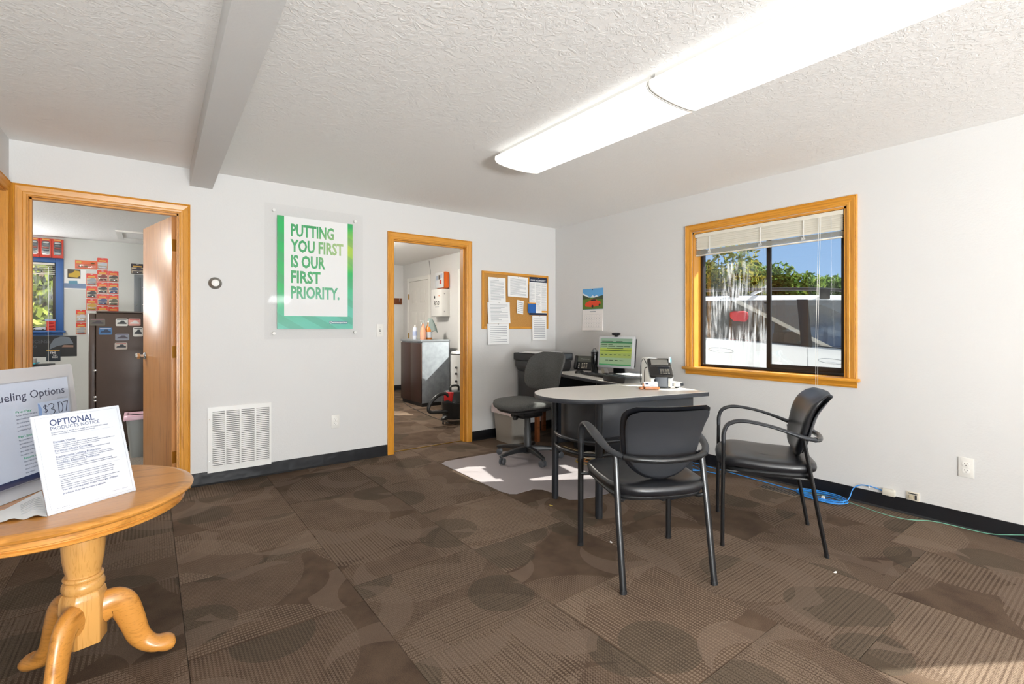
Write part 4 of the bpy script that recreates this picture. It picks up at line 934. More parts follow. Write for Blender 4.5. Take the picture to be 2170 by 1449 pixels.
MB().ellipsoid(0.045, 0.014, 0.014, 0.6, 0.5, 20, 10, (0, -0.005, 0.022)).build('body', 'black_plastic', wc, smooth=True)
MB().lathe([(0.010, 0), (0.010, 0.004), (0.006, 0.005), (0.0, 0.003)], 14).build('lens', 'charcoal_plastic', wc, (0.01, -0.018, 0.022), (PI / 2, 0, 0), True)
MB().box(-0.016, 0.016, -0.014, 0.02, -0.006, 0.010).build('clip', 'black_plastic', wc, bevel=0.003)

# keyboard and mouse
kb = thing('keyboard', 'black computer keyboard in front of the monitor', 'keyboard', tuple(dk2(-0.075, 1.19)), DR + PI / 2)
MB().add([(-0.222, -0.070, 0.008), (0.222, -0.070, 0.008), (0.222, 0.070, 0.018), (-0.222, 0.070, 0.018), (-0.222, -0.070, 0), (0.222, -0.070, 0), (0.222, 0.070, 0), (-0.222, 0.070, 0)], [[0, 1, 2, 3], [7, 6, 5, 4], [0, 4, 5, 1], [1, 5, 6, 2], [2, 6, 7, 3], [3, 7, 4, 0]]).build('case', 'black_plastic', kb, bevel=0.002)
key = mesh_of(MB().loft([[(-0.0082, -0.0082, 0), (0.0082, -0.0082, 0), (0.0082, 0.0082, 0), (-0.0082, 0.0082, 0)], [(-0.0062, -0.0058, 0.007), (0.0062, -0.0058, 0.007), (0.0062, 0.0068, 0.007), (-0.0062, 0.0068, 0.007)]]), 'key', MATS['charcoal_plastic'])
for r_ in range(6):
    for c_ in range(22):
        if (c_ in (15, 19)) or (r_ == 0 and 3 < c_ < 9): continue
        y_ = -0.058 + r_ * 0.0225
        place(key, 'key', kb, (-0.208 + c_ * 0.0198, y_, 0.0085 + (y_ + 0.07) / 0.14 * 0.010))
space = MB().box(-0.05, 0.05, -0.008, 0.008, 0, 0.007).build('space_bar', 'charcoal_plastic', kb, (-0.088, -0.058, 0.0092))
ms = thing('computer_mouse', 'black computer mouse at the end of the keyboard', 'mouse', tuple(dk2(-0.10, 1.50)), DR + PI / 2)
MB().ellipsoid(0.030, 0.052, 0.036, 0.9, 0.8, 20, 12).fn(lambda v: (v.x, v.y, max(v.z, 0.0))).build('body', 'black_plastic', ms, smooth=True)
MB().lathe([(0.006, -0.003), (0.006, 0.003)], 12, (0, 0, 0)).build('scroll_wheel', 'charcoal_plastic', ms, (0, 0.022, 0.032), (0, PI / 2, 0))

# desk phone
ph = thing('desk_phone', 'black desk phone with lit screen and pale number keys', 'phone', tuple(dk2(0.10, 1.74)), math.atan2(-0.42, -0.9) + PI / 2)
PT = Matrix.Rotation(R(-22), 4, 'X')
def pt(mb): return mb.xf(Matrix.Translation((0, 0, 0.012)) @ PT)
pt(MB().box(-0.115, 0.115, 0.0, 0.022, 0.0, 0.155)).build('body', 'black_plastic', ph, bevel=0.005)
pt(MB().box(-0.085, 0.105, -0.002, 0.0, 0.085, 0.148)).build('display', M('phone_screen', '#5B5E55', 0.3), ph)
pt(MB().text('Welcome', 0.0, 0.112, 0.010, -0.0028, w=0.10, align='C')).build('display_text', PAPER, ph, recalc=False)
for r_ in range(4):
    for c_ in range(3): pt(MB().box(-0.030 + c_ * 0.024, -0.015 + c_ * 0.024, -0.004, 0.0, 0.012 + r_ * 0.017, 0.021 + r_ * 0.017)).build('key', M('phone_key', '#D9D3BE', 0.5), ph)
for r_ in range(3): pt(MB().box(-0.068, -0.055, -0.003, 0.0, 0.016 + r_ * 0.02, 0.024 + r_ * 0.02)).build('side_key', 'white_plastic', ph)
pt(MB().box(-0.112, -0.080, -0.026, -0.001, 0.005, 0.15)).build('handset', 'black_plastic', ph, bevel=0.008)
MB().box(-0.08, 0.08, 0.03, 0.085, 0.0, 0.06).build('foot', 'black_plastic', ph, bevel=0.004)

# shaker bottle
bt = thing('water_bottle', 'black tumbler bottle with clear lid standing beside the monitor', 'bottle', tuple(dk2(0.045, 1.455)))
MB().lathe([(0.0, 0), (0.033, 0.0), (0.036, 0.004), (0.036, 0.19), (0.034, 0.196)], 24).build('body', M('bottle_black', '#14181A', 0.15), bt, smooth=True)
MB().lathe([(0.034, 0.196), (0.037, 0.197), (0.037, 0.214), (0.033, 0.217)], 24).build('collar', 'black_plastic', bt, smooth=True)
MB().lathe([(0.033, 0.217), (0.032, 0.228), (0.018, 0.232), (0.016, 0.240), (0.0, 0.241)], 20).build('lid', M('lid_grey', '#8D9396', 0.2), bt, smooth=True)
MB().tube(bez([(-0.03, 0, 0.222), (-0.02, 0, 0.246), (0.01, 0, 0.25), (0.03, 0, 0.224)], 4), 0.003, 6).build('carry_loop', 'black_plastic', bt)

# note cards by the monitor
nc = thing('note_card', 'white note card leaning against the monitor foot', 'card', tuple(dk2(0.085, 1.300)), DR + PI / 2 - R(6))
MB().box(-0.036, 0.036, 0, 0.002, 0, 0.088).xf(Matrix.Rotation(R(-20), 4, 'X')).build('card', PAPER, nc)
print_lines(MB(), 0.072, 0.088, -0.0004, 6, 0.1, 0.9, 0.1, 0.7, 0.2).fn(lambda v: (v.x - 0.036, v.y, v.z)).plate(-0.028, 0.018, 0.068, 0.079, -0.0004).xf(Matrix.Rotation(R(-20), 4, 'X')).build('print', GINK, nc, recalc=False)
sn = thing('sticky_note', 'cream sticky note at the lower left of the monitor', 'note', tuple(dk2(0.105, 1.395)), DR + PI / 2)
MB().box(-0.024, 0.024, 0, 0.001, 0, 0.050).xf(Matrix.Rotation(R(-12), 4, 'X')).build('sheet', M('note_cream', '#E4DCC8', 0.7), sn)

# clear tray, black document scanner, papers
tr_ = thing('clear_tray', 'clear plastic organiser tray with white cards right of the monitor', 'tray', tuple(dk2(0.14, 0.86)), DR + PI / 2)
MB().box(-0.10, 0.10, -0.06, 0.06, 0.0, 0.003).box(-0.10, -0.097, -0.06, 0.06, 0.003, 0.06).box(0.097, 0.10, -0.06, 0.06, 0.003, 0.06).box(-0.097, 0.097, 0.057, 0.06, 0.003, 0.06).box(-0.097, 0.097, -0.06, -0.057, 0.003, 0.04).build('tray_body', 'clear_plastic', tr_)
MB().box(-0.09, 0.02, -0.05, 0.05, 0.0035, 0.045).build('card_stack', PAPER, tr_, bevel=0.001)
MB().box(0.03, 0.09, -0.05, 0.05, 0.0035, 0.03).build('clip_box', M('pale_grey', '#C7CCD2', 0.5), tr_, bevel=0.002)
dp = thing('label_printer', 'low black printer on the desk behind the card holder', 'printer', tuple(dk2(-0.150, 0.715)), DR + PI / 2)
MB().add([(-0.13, -0.11, 0), (0.13, -0.11, 0), (0.15, 0.12, 0), (-0.15, 0.12, 0), (-0.15, -0.12, 0.036), (0.15, -0.12, 0.036), (0.16, 0.12, 0.052), (-0.16, 0.12, 0.052)], [[3, 2, 1, 0], [4, 5, 6, 7], [0, 1, 5, 4], [1, 2, 6, 5], [2, 3, 7, 6], [3, 0, 4, 7]]).build('body', 'black_plastic', dp, bevel=0.006)
MB().add([(-0.13, -0.10, 0.039), (0.13, -0.10, 0.039), (0.14, 0.10, 0.052), (-0.14, 0.10, 0.052), (-0.13, -0.10, 0.043), (0.13, -0.10, 0.043), (0.14, 0.10, 0.056), (-0.14, 0.10, 0.056)], [[3, 2, 1, 0], [4, 5, 6, 7], [0, 1, 5, 4], [1, 2, 6, 5], [2, 3, 7, 6], [3, 0, 4, 7]]).build('glossy_cover', M('glossy_blue_black', '#2A3038', 0.12), dp)
pp = thing('paper_stack', 'loose white papers lying on the low black printer', 'paper', tuple(dk2(-0.12, 0.69, 0.060)), DR + PI / 2 + R(8))
MB().box(-0.10, 0.11, -0.09, 0.06, 0.0, 0.004).build('sheets', PAPER, pp)

# white paper holder behind the terminal, scissors cup, tape dispenser
wb = thing('brochure_box', 'white upright brochure box behind the card terminal', 'box', tuple(dk(-0.064, 0.520)), DR + PI / 2)
MB().box(-0.055, 0.055, -0.03, 0.03, 0.0, 0.205).build('body', M('box_white', '#F2F2EE', 0.5), wb, bevel=0.003)
MB().box(-0.056, 0.056, -0.032, -0.0302, 0.01, 0.12).build('front_flap', PAPER, wb)
MB().box(0.02, 0.054, -0.0335, -0.0322, 0.02, 0.055).build('teal_mark', M('teal', '#1F9C93', 0.5), wb)
cu = thing('scissors_cup', 'white cup holding teal handled scissors on the desk', 'cup', tuple(dk(-0.036, 0.335)))
MB().lathe([(0.0, 0), (0.028, 0), (0.032, 0.105), (0.030, 0.105), (0.027, 0.004), (0.0, 0.004)], 20).build('cup', 'white_plastic', cu, smooth=True)
sc2 = thing('scissors', 'teal and white scissors standing in the white cup', 'scissors', tuple(dk(-0.030, 0.325, DZ + 0.006)), R(25))
for s in (-1, 1):
    MB().tube([(0.012 * s + 0.018 * math.cos(q), 0, 0.188 + 0.024 * math.sin(q)) for q in [2 * PI * i / 14 for i in range(14)]], 0.0055, 8, closed=True).build('handle', M('teal_grip', '#1C8FA8', 0.4) if s > 0 else M('white_grip', '#E6ECEE', 0.4), sc2, smooth=True)
    MB().box(-0.003 + 0.004 * s, 0.003 + 0.004 * s, -0.001 + 0.001 * s, 0.001 + 0.001 * s, 0.0, 0.165).build('blade', 'chrome', sc2)
td = thing('tape_dispenser', 'small white tape dispenser at the sunny desk end', 'tape dispenser', tuple(dk(-0.050, 0.225)), DR + R(20))
MB().box(-0.035, 0.02, -0.015, 0.015, 0.012, 0.042).build('body', 'white_plastic', td, bevel=0.004)
MB().lathe([(0.022, -0.010), (0.022, 0.010), (0.012, 0.010), (0.012, -0.010)], 18).build('roll', 'charcoal_plastic', td, (-0.002, 0, 0.022), (PI / 2, 0, 0), True)

# card terminal on its stand
ct = thing('card_terminal', 'black card payment terminal on a swivel stand at the desk edge', 'card terminal', tuple(dk(-0.150, 0.285)), math.atan2(sA, cA) - PI / 2 - R(6))
MB().lathe([(0.0, 0), (0.062, 0.0), (0.062, 0.005), (0.055, 0.008), (0.0, 0.008)], 28).fn(lambda v: (v.x * 1.1, v.y * 0.9, v.z)).build('base_plate', 'black_plastic', ct, smooth=True)
MB().loft([[(x * k1, y * k1, z) for x, y in rrect(0.092, 0.060, 0.008)] for z, k1 in ((0.006, 1.0), (0.05, 1.02), (0.09, 1.06))]).build('stand', M('stand_blue_black', '#232C36', 0.35), ct, smooth=True)
CT = Matrix.Translation((0, 0.0, 0.086)) @ Matrix.Rotation(R(40), 4, 'X')
def ctl(mb): return mb.xf(CT)
ctl(MB().prism(rrect(0.168, 0.185, 0.014, 4, (0, 0.065)), 0.006, 0.034)).build('body', M('terminal_black', '#1E1C1B', 0.3), ct, bevel=0.006)
ctl(MB().prism(rrect(0.172, 0.190, 0.014, 4, (0, 0.063)), 0.0, 0.0058)).build('lower_trim', 'silver_plastic', ct, bevel=0.002)
ctl(MB().box(-0.062, 0.062, 0.082, 0.140, 0.0342, 0.0352)).build('display', M('terminal_screen', '#7C7A74', 0.2), ct)
ctl(MB().prism(rrect(0.080, 0.088, 0.012, 4, (0.022, 0.024)), 0.0341, 0.0348)).build('keypad_recess', M('keypad_blue_black', '#10161F', 0.3), ct)
ctl(MB().box(-0.074, 0.074, 0.068, 0.0705, 0.0342, 0.0356)).build('chrome_bar', 'chrome', ct)
for r_ in range(4):
    for c_ in range(4): ctl(MB().box(-0.009 + c_ * 0.018, 0.004 + c_ * 0.018, -0.013 + r_ * 0.014, -0.005 + r_ * 0.014, 0.035, 0.038)).build('key', M('terminal_key', '#6E6A62', 0.5), ct)
MB().tube(bez([(-0.085, 0.10, 0.165), (-0.105, 0.13, 0.205), (-0.125, 0.13, 0.16), (-0.13, 0.12, 0.05), (-0.125, 0.10, 0.006)], 6), 0.003, 6).build('cable', 'black_plastic', ct, smooth=True)
MB().tube(bez([(-0.085, 0.09, 0.145), (-0.10, 0.10, 0.13), (-0.105, 0.09, 0.05), (-0.105, 0.08, 0.005)], 6), 0.003, 6).build('cable', 'black_plastic', ct, smooth=True)

# wooden card holder with business cards
ch_ = thing('card_holder', 'small brown wooden card holder with white business cards', 'card holder', tuple(dk(-0.275, 0.245)), math.atan2(sA, cA) - PI / 2 + R(4))
oak('holder_wood', '#B8703A', '#8E4F22', 0)
MB().box(-0.055, 0.055, -0.030, 0.0, 0.0, 0.020).build('front_block', 'holder_wood', ch_, bevel=0.006)
MB().box(-0.055, 0.055, 0.020, 0.032, 0.0, 0.038).build('back_block', 'holder_wood', ch_, bevel=0.004)
MB().box(-0.088, -0.060, -0.022, 0.020, 0.0, 0.018).build('side_block', 'holder_wood', ch_, bevel=0.006)
for i in range(4): MB().box(-0.045 + i * 0.004, 0.048 + i * 0.004, 0.0, 0.0009, 0.004, 0.056).xf(Matrix.Translation((0, 0.003 + i * 0.004, 0)) @ Matrix.Rotation(R(-24), 4, 'X')).build('business_card', PAPER, ch_)
MB().plate(-0.035, -0.012, 0.036, 0.046, -0.0005).plate(0.0, 0.035, 0.028, 0.031, -0.0005).xf(Matrix.Translation((0, 0.003, 0)) @ Matrix.Rotation(R(-24), 4, 'X')).build('card_print', INK, ch_, recalc=False)

# ------------------------------------------------------------------ chair mat, task chair, printer corner
t = NT('mat_vinyl')
tr1 = t.n('ShaderNodeBsdfTransparent', {'Color': (0.95, 0.94, 0.95, 1)})
t.set(Base_Color=lin('#CDC5C7'), Roughness=0.38)
mxs = t.n('ShaderNodeMixShader', {0: 0.50, 1: tr1.outputs[0], 2: t.b.outputs[0]}); t.l(mxs.outputs[0], t.o.inputs['Surface'])
mo = [(938, 981), (948, 976), (1060, 958), (1180, 948)]
mat_poly = [at(x, y, Z=0.003).xy for x, y in ((936, 982), (944, 977), (1063, 957))] + [Vector((3.12, 3.70)), Vector((3.18, 2.52)), Vector((3.16, 2.44))] + [at(x, y, Z=0.003).xy for x, y in ((1300, 1042), (1262, 1052), (1228, 1058), (1206, 1058), (1190, 1053), (1172, 1044), (1150, 1037), (1130, 1036), (1112, 1041), (1095, 1046), (1080, 1046), (1062, 1041), (1000, 1013))]
tag(MB().prism([tuple(p) for p in mat_poly], 0.0006, 0.0034).build('chair_mat', 'mat_vinyl', bevel=0.0006, seg=1), 'clear vinyl chair mat with a curved lip under the desk', 'chair mat')

CXo, CYo = 2.775, 3.47
oc = thing('task_chair', 'grey fabric task chair on five casters behind the desk', 'office chair', (CXo, CYo, 0.0036), 0.0)
t = NT('grey_fabric'); t.set(Base_Color=t.ramp(t.noise(260, 3, 0.6), [(0.35, lin('#3A3B3A')), (0.68, lin('#666664'))]), Roughness=0.85, Specular_IOR_Level=0.25); t.bump(t.noise(380, 2), 0.25, 0.002)
fa = R(184)         # facing direction of the seat
SR = Matrix.Rotation(fa - PI / 2, 4, 'Z')  # seat local +y = facing
MB().ellipsoid(0.255, 0.245, 0.042, 0.62, 0.62, 36, 14).fn(lambda v: (v.x, v.y + 0.045, v.z + 0.505 + 0.25 * v.x * v.x - 0.9 * max(0, v.y - 0.12) ** 2)).xf(SR).build('seat', 'grey_fabric', oc, smooth=True, ang=80)
MB().ellipsoid(0.225, 0.215, 0.024, 0.5, 0.6, 30, 8).fn(lambda v: (v.x, v.y + 0.045, v.z + 0.466 + 0.22 * v.x * v.x - 0.8 * max(0, v.y - 0.12) ** 2)).xf(SR).build('seat_shell', 'black_plastic', oc, smooth=True)
rings = []
for i in range(19):
    u = i / 18; z = 0.600 + 0.365 * u
    wv = 0.243 * (0.90 + 0.10 * math.sin(u * PI * 0.8)) * (1 - (2 * u - 1) ** 8 * 0.0)
    e = min(u, 1 - u) * 0.365; rc = 0.11
    if e < rc: wv -= (rc - math.sqrt(max(rc * rc - (rc - e) ** 2, 0))) * 0.95
    wv = max(wv, 0.02); th_ = 0.030 * (min(1, 0.35 + e / 0.05))
    rings.append([(wv * math.copysign(abs(math.cos(a)) ** 0.6, math.cos(a)), -0.235 + th_ * math.copysign(abs(math.sin(a)) ** 0.8, math.sin(a)) - 0.13 * u * u + 0.02 + 1.0 * (wv * math.cos(a)) ** 2, z) for a in [2 * PI * j / 28 for j in range(28)]])
MB().loft(rings).xf(SR).build('backrest', 'grey_fabric', oc, smooth=True, ang=80)
MB().tube(bez([(0, -0.05, 0.44), (0, -0.23, 0.42), (0, -0.305, 0.50), (0, -0.300, 0.66), (0, -0.315, 0.76)], 5), 0.022, 8, flat=[(0.5, 1.3)] * 21).xf(SR).build('back_bracket', 'black_plastic', oc, smooth=True)
MB().box(-0.09, 0.09, -0.11, 0.13, 0.385, 0.435).xf(SR).build('tilt_mechanism', 'black_plastic', oc, bevel=0.012)
MB().tube(bez([(0.06, 0.03, 0.415), (0.18, 0.03, 0.415), (0.25, 0.035, 0.412), (0.275, 0.04, 0.40)], 4), [0.007] * 13, 8).xf(SR).build('tilt_lever', 'black_plastic', oc, smooth=True)
MB().lathe([(0.0, 0), (0.022, 0.002), (0.026, 0.018), (0.020, 0.035), (0.0, 0.036)], 14, (0.0, 0.15, 0.372)).xf(SR).build('tension_knob', 'black_plastic', oc, smooth=True)
MB().lathe([(0.034, 0.085), (0.034, 0.21), (0.031, 0.215), (0.031, 0.28), (0.028, 0.285), (0.028, 0.39)], 20).build('gas_column', M('grey_column', '#3B3C3D', 0.45), oc, smooth=True)
MB().lathe([(0.0, 0.055), (0.042, 0.055), (0.046, 0.075), (0.040, 0.115), (0.0, 0.118)], 20).build('hub', 'black_plastic', oc, smooth=True)
base_a = [math.atan2(y - CYo, x - CXo) for x, y in ((2.475, 3.445), (2.684, 3.199), (3.03, 3.25), (3.04, 3.66), (2.72, 3.77))]
a_mean = base_a[0]
for k_ in range(5):
    a = a_mean + R(72 * k_)
    Rk = Matrix.Rotation(a, 4, 'Z')
    MB().loft([[(x, w_, z + h_), (x, -w_, z + h_), (x, -w_ * 1.25, z - h_), (x, w_ * 1.25, z - h_)] for x, w_, z, h_ in ((0.03, 0.026, 0.092, 0.024), (0.13, 0.022, 0.096, 0.019), (0.23, 0.018, 0.089, 0.014), (0.312, 0.015, 0.076, 0.011), (0.330, 0.010, 0.073, 0.008))]).xf(Rk).build('base_leg', 'black_plastic', oc, bevel=0.003)
    cs = MB().tube([(0.314, 0, 0.044), (0.314, 0, 0.072)], 0.006, 8)
    cs.loft([[(0.314 - 0.012 + dxx, yy, zz) for dxx, zz in ((-0.016, 0.034), (-0.014, 0.048), (0.002, 0.058), (0.018, 0.050), (0.022, 0.034))] for yy in (-0.006, 0.006)])
    cobj = cs.xf(Rk).build('caster', 'charcoal_plastic', oc)
    ca = a + R(70 + 40 * k_)
    for sd in (-1, 1):
        MB().lathe([(0.0, -0.010), (0.021, -0.010), (0.029, -0.006), (0.029, 0.006), (0.021, 0.010), (0.0, 0.010)], 20).xf(Matrix.Translation(Rk @ Vector((0.302, 0, 0.029))) @ Matrix.Rotation(a + R(25), 4, 'Z') @ Matrix.Translation((0, sd * 0.016, 0)) @ Matrix.Rotation(PI / 2, 4, 'X')).build('wheel', M('caster_grey', '#4A4C50', 0.3), cobj, smooth=True)

# low wood stand with the office printer
ps = thing('printer_stand', 'low brown wood stand in the corner under the printer', 'stand', (3.51, 4.095, 0))
oak('stand_wood', '#8A4F2A', '#5E3318', 0)
MB().box(-0.27, 0.22, -0.20, 0.26, 0.395, 0.42).build('top', 'stand_wood', ps, bevel=0.003)
for x, y in ((-0.24, -0.17), (0.19, -0.17), (-0.24, 0.23), (0.19, 0.23)): MB().box(x - 0.02, x + 0.02, y - 0.02, y + 0.02, 0.0, 0.395).build('leg', 'stand_wood', ps)
pr_ = thing('office_printer', 'dark grey multifunction printer standing in the room corner', 'printer', (3.51, 4.095, 0.42))
M('printer_grey', '#4A4B4D', 0.5); M('printer_dark', '#38393B', 0.5)
MB().box(-0.185, 0.20, -0.20, 0.235, 0.0, 0.30).build('paper_cassette', 'printer_grey', pr_, bevel=0.006)
MB().loft([[(-0.185, -0.20, 0.302), (0.20, -0.20, 0.302), (0.20, 0.235, 0.302), (-0.185, 0.235, 0.302)], [(-0.225, -0.22, 0.36), (0.21, -0.22, 0.36), (0.21, 0.235, 0.36), (-0.225, 0.235, 0.36)], [(-0.225, -0.22, 0.42), (0.21, -0.22, 0.42), (0.21, 0.235, 0.42), (-0.225, 0.235, 0.42)]]).build('engine', 'printer_grey', pr_, bevel=0.006)
MB().box(-0.245, 0.22, -0.235, 0.24, 0.423, 0.505).build('scanner_lid', 'printer_dark', pr_, bevel=0.010)
MB().box(-0.02, 0.20, -0.239, -0.235, 0.445, 0.495).build('control_panel', M('panel_slate', '#5A6168', 0.35), pr_, bevel=0.002)
MB().box(-0.10, 0.02, -0.204, -0.200, 0.02, 0.05).build('tray_grip', 'black_plastic', pr_)
MB().tube([(-0.172, -0.212, 0.004), (-0.172, -0.212, 0.305)], 0.006, 8).build('cable_cover', 'white_plastic', pr_, smooth=True)
sp2 = thing('paper_sheets', 'curled white sheets lying on top of the printer', 'paper', (3.51, 4.095, 0.9258))
MB().loft([[(x, -0.20, 0.001 + z), (x, 0.12, 0.001 + z), (x, 0.12, 0.003 + z), (x, -0.20, 0.003 + z)] for x, z in [(-0.26 + 0.04 * i, 0.008 * (0.5 - 0.5 * math.cos(i * 0.9)) + 0.003) for i in range(10)]]).build('sheet', PAPER, sp2, smooth=True)

def trash_can(loc, rz, label, w0, d0, w1, d1, h, col, liner='#E9DAD9', drop=0.05):
    o = thing('trash_can', label, 'trash can', loc, rz, 'office waste bins')
    def rr_(w, d, z, r=0.03): return [(x, y, z) for x, y in rrect(w, d, r)]
    body = MB().loft([rr_(w0, d0, 0.0), rr_(w1, d1, h), rr_(w1 - 0.008, d1 - 0.008, h), rr_(w0 - 0.008, d0 - 0.008, 0.006)])
    body.build('bin_body', M(col[0], col[1], 0.5), o, smooth=True)
    MB().loft([rr_(w1 + 0.010, d1 + 0.010, h - 0.012), rr_(w1 + 0.012, d1 + 0.012, h + 0.002), rr_(w1 - 0.004, d1 - 0.004, h + 0.004), rr_(w1 - 0.006, d1 - 0.006, h - 0.012)]).build('rim', col[0], o, smooth=True)
    rnd = random.Random(5); n = 24
    rg = []
    for k_, (z, ex_) in enumerate(((h - drop, 0.018), (h - drop * 0.5, 0.022), (h + 0.008, 0.016), (h + 0.010, -0.012), (h - 0.05, -0.03))):
        rg.append([(x * (1 + rnd.uniform(-0.012, 0.02)), y * (1 + rnd.uniform(-0.012, 0.02)), z + (rnd.uniform(-0.012, 0.006) if k_ < 2 else rnd.uniform(-0.004, 0.006))) for x, y in rrect(w1 + ex_ * 1.6, d1 + ex_ * 1.6, 0.035)])
    t_ = M('bag_' + col[0], liner, 0.3)
    MB().loft(rg, caps=False).build('bag_liner', t_, o, smooth=True, recalc=True, ang=80)
    return o
trash_can((3.075, 4.125, 0), 0, 'grey trash can with a pinkish bag liner beside the storeroom doorway', 0.20, 0.29, 0.245, 0.35, 0.375, ('bin_taupe', '#A29C92'), drop=0.075)

# computer tower and cables below the desk
tw = thing('computer_tower', 'black computer tower on the floor under the desk', 'computer', tuple(dk(0.12, 1.55, 0.0)), DR)
MB().box(-0.20, 0.16, -0.09, 0.09, 0.006, 0.42).build('case', 'black_plastic', tw, bevel=0.006)
MB().box(-0.206, -0.200, -0.085, 0.085, 0.012, 0.41).build('front_panel', 'charcoal_plastic', tw, bevel=0.002)
for x in (-0.17, 0.13): MB().box(x - 0.02, x + 0.02, -0.085, 0.085, 0.0, 0.006).build('foot', 'black_plastic', tw)
rnd = random.Random(3)
for lab, col, z, cu_, cv in (('tangled yellow cable under the desk', '#C9A94A', 0.010, -0.25, 1.05), ('tangled orange cable under the desk', '#C7834A', 0.022, -0.20, 1.0), ('tangled white cable under the desk', '#CFCBC0', 0.034, -0.15, 1.1)):
    pts = []
    for i in range(16):
        a = i * 1.25
        p = dk(cu_ + 0.13 * math.cos(a) * rnd.uniform(0.4, 1), cv + 0.22 * math.sin(a * 0.7) * rnd.uniform(0.5, 1), 0)
        pts.append((p.x, p.y, z + 0.012 * (1 + math.sin(i * 2.1)) * 0.5))
    tag(MB().tube(bez(pts, 4), 0.0035, 6).build('power_cable', M('cable_' + col[1:], col, 0.5), smooth=True), lab, 'cable')
p0 = [at(x, y, Z=0.004) for x, y in ((1193, 945), (1230, 957), (1262, 962), (1300, 958), (1350, 948))]
tag(MB().tube(bez([(p.x, p.y, 0.0045) for p in p0], 5), 0.0035, 6).build('floor_cable', 'cable_C9A94A' if False else M('cable_tan', '#C9B58A', 0.5), smooth=True), 'tan cable crossing the floor behind the desk legs', 'cable')

# ------------------------------------------------------------------ right wall, low down
jb = thing('data_jack', 'small cream data box on the black baseboard with a blue cable', 'data jack', (XR, 1.066, 0.115), -PI / 2)
MB().box(-0.034, 0.034, -0.026, 0.0, -0.020, 0.022).build('box', M('jack_cream', '#D9D4C6', 0.45), jb, bevel=0.003)
MB().box(-0.036, -0.030, -0.020, -0.006, -0.012, 0.010).build('port', 'white_plastic', jb)
j2 = thing('phone_jack', 'open white phone jack without its cover right of the data box', 'phone jack', (XR, 0.942, 0.123), -PI / 2)
MB().box(-0.033, 0.033, -0.008, 0.0, -0.027, 0.027).build('base_plate', M('jack_worn', '#DAD2C2', 0.5), j2, bevel=0.002)
MB().box(-0.024, 0.024, -0.010, -0.008, 0.014, 0.020).build('terminal_strip', 'dark_slot', j2)
MB().box(0.012, 0.020, -0.014, -0.008, -0.018, 0.010).build('contact_block', 'dark_slot', j2)
MB().box(-0.020, 0.006, -0.016, -0.008, -0.016, 0.008).build('socket', M('socket_tan', '#B9AE95', 0.5), j2, bevel=0.002)
M('cable_blue', '#2F8FE0', 0.4); M('cable_green', '#6FA68F', 0.5)
P = [(XR - 0.012, 1.102, 0.118), (XR - 0.010, 1.16, 0.128), (XR - 0.014, 1.22, 0.125), (XR - 0.03, 1.262, 0.095), (XR - 0.05, 1.275, 0.04), (XR - 0.075, 1.29, 0.006), (XR - 0.11, 1.32, 0.005)]
for k_ in range(5):
    rr1, rr2 = 0.14 + 0.012 * (k_ % 3), 0.072 + 0.008 * ((k_ * 2) % 3)
    for q in range(12):
        a = -PI / 2 + 2 * PI * q / 12
        P.append((XR - 0.135 + rr2 * math.sin(a + PI / 2) * 1.0, 1.425 + rr1 * -math.cos(a + PI / 2) * 1.0, 0.005 + 0.0055 * k_ + 0.002 * math.sin(q)))
P += [(XR - 0.12, 1.60, 0.006), (XR - 0.10, 1.80, 0.005), (XR - 0.075, 2.1, 0.005), (XR - 0.06, 2.5, 0.005), (XR - 0.06, 2.9, 0.005)]
bc = thing('network_cable', 'blue network cable coiled on the carpet under the window', 'cable', (XR - 0.13, 1.42, 0))
MB().tube([(p.x - (XR - 0.13), p.y - 1.42, p.z) for p in bez(P, 3)], 0.0033, 6).build('cable', 'cable_blue', bc, smooth=True)
MB().box(-0.012, 0.012, -0.008, 0.008, 0.0, 0.036).build('tie', 'white_plastic', bc, (-0.06, -0.03, 0.001))
MB().box(-0.005, 0.005, -0.003, 0.003, -0.006, 0.006).build('cable_clip', 'white_plastic', bc, (0.117, -0.245, 0.124))
c2 = [dk(0.2, 0.75, 0.0)] + [Vector((3.74, 2.15, 0)), Vector((3.68, 2.35, 0)), Vector((3.62, 2.5, 0)), Vector((3.70, 2.56, 0)), Vector((3.75, 2.42, 0)), Vector((3.66, 2.28, 0)), Vector((3.55, 2.38, 0)), Vector((3.62, 2.55, 0)), Vector((3.72, 2.46, 0))]
tag(MB().tube(bez([(p.x, p.y, 0.005 + 0.003 * i) for i, p in enumerate(c2[1:])], 5), 0.0033, 6).build('network_cable', 'cable_blue', smooth=True), 'loose blue network cable loops behind the guest chair', 'cable')
gp = [at(x, y, Z=0.004) for x, y in ((1815, 1072), (1860, 1085), (1900, 1096), (1930, 1101), (1975, 1104), (2020, 1113), (2062, 1120))]
gpts = [(min(p.x, XR - 0.02), p.y, 0.004) for p in gp] + [(XR - 0.012, at(2108, 1129, X=XR - 0.012).y, 0.010), (XR - 0.009, 0.40, 0.058), (XR - 0.009, 0.2, 0.085)]
tag(MB().tube(bez([(XR - 0.10, 1.6, 0.004), (XR - 0.06, 1.35, 0.004)] + gpts[1:], 5), 0.0026, 6).build('green_wire', 'cable_green', smooth=True), 'thin green wire running along the baseboard at right', 'wire')
rg = thing('floor_register', 'brown metal floor register beside the blue cable', 'vent', (3.715, 1.68, 0))
MB().box(-0.055, 0.055, -0.14, 0.14, 0.0005, 0.004).build('frame', M('register_tan', '#6F5F4E', 0.4, 0.3), rg, bevel=0.001)
for i in range(14): MB().box(-0.04, 0.04, -0.125 + i * 0.018, -0.115 + i * 0.018, 0.0041, 0.005).build('slot', 'dark_slot', rg)
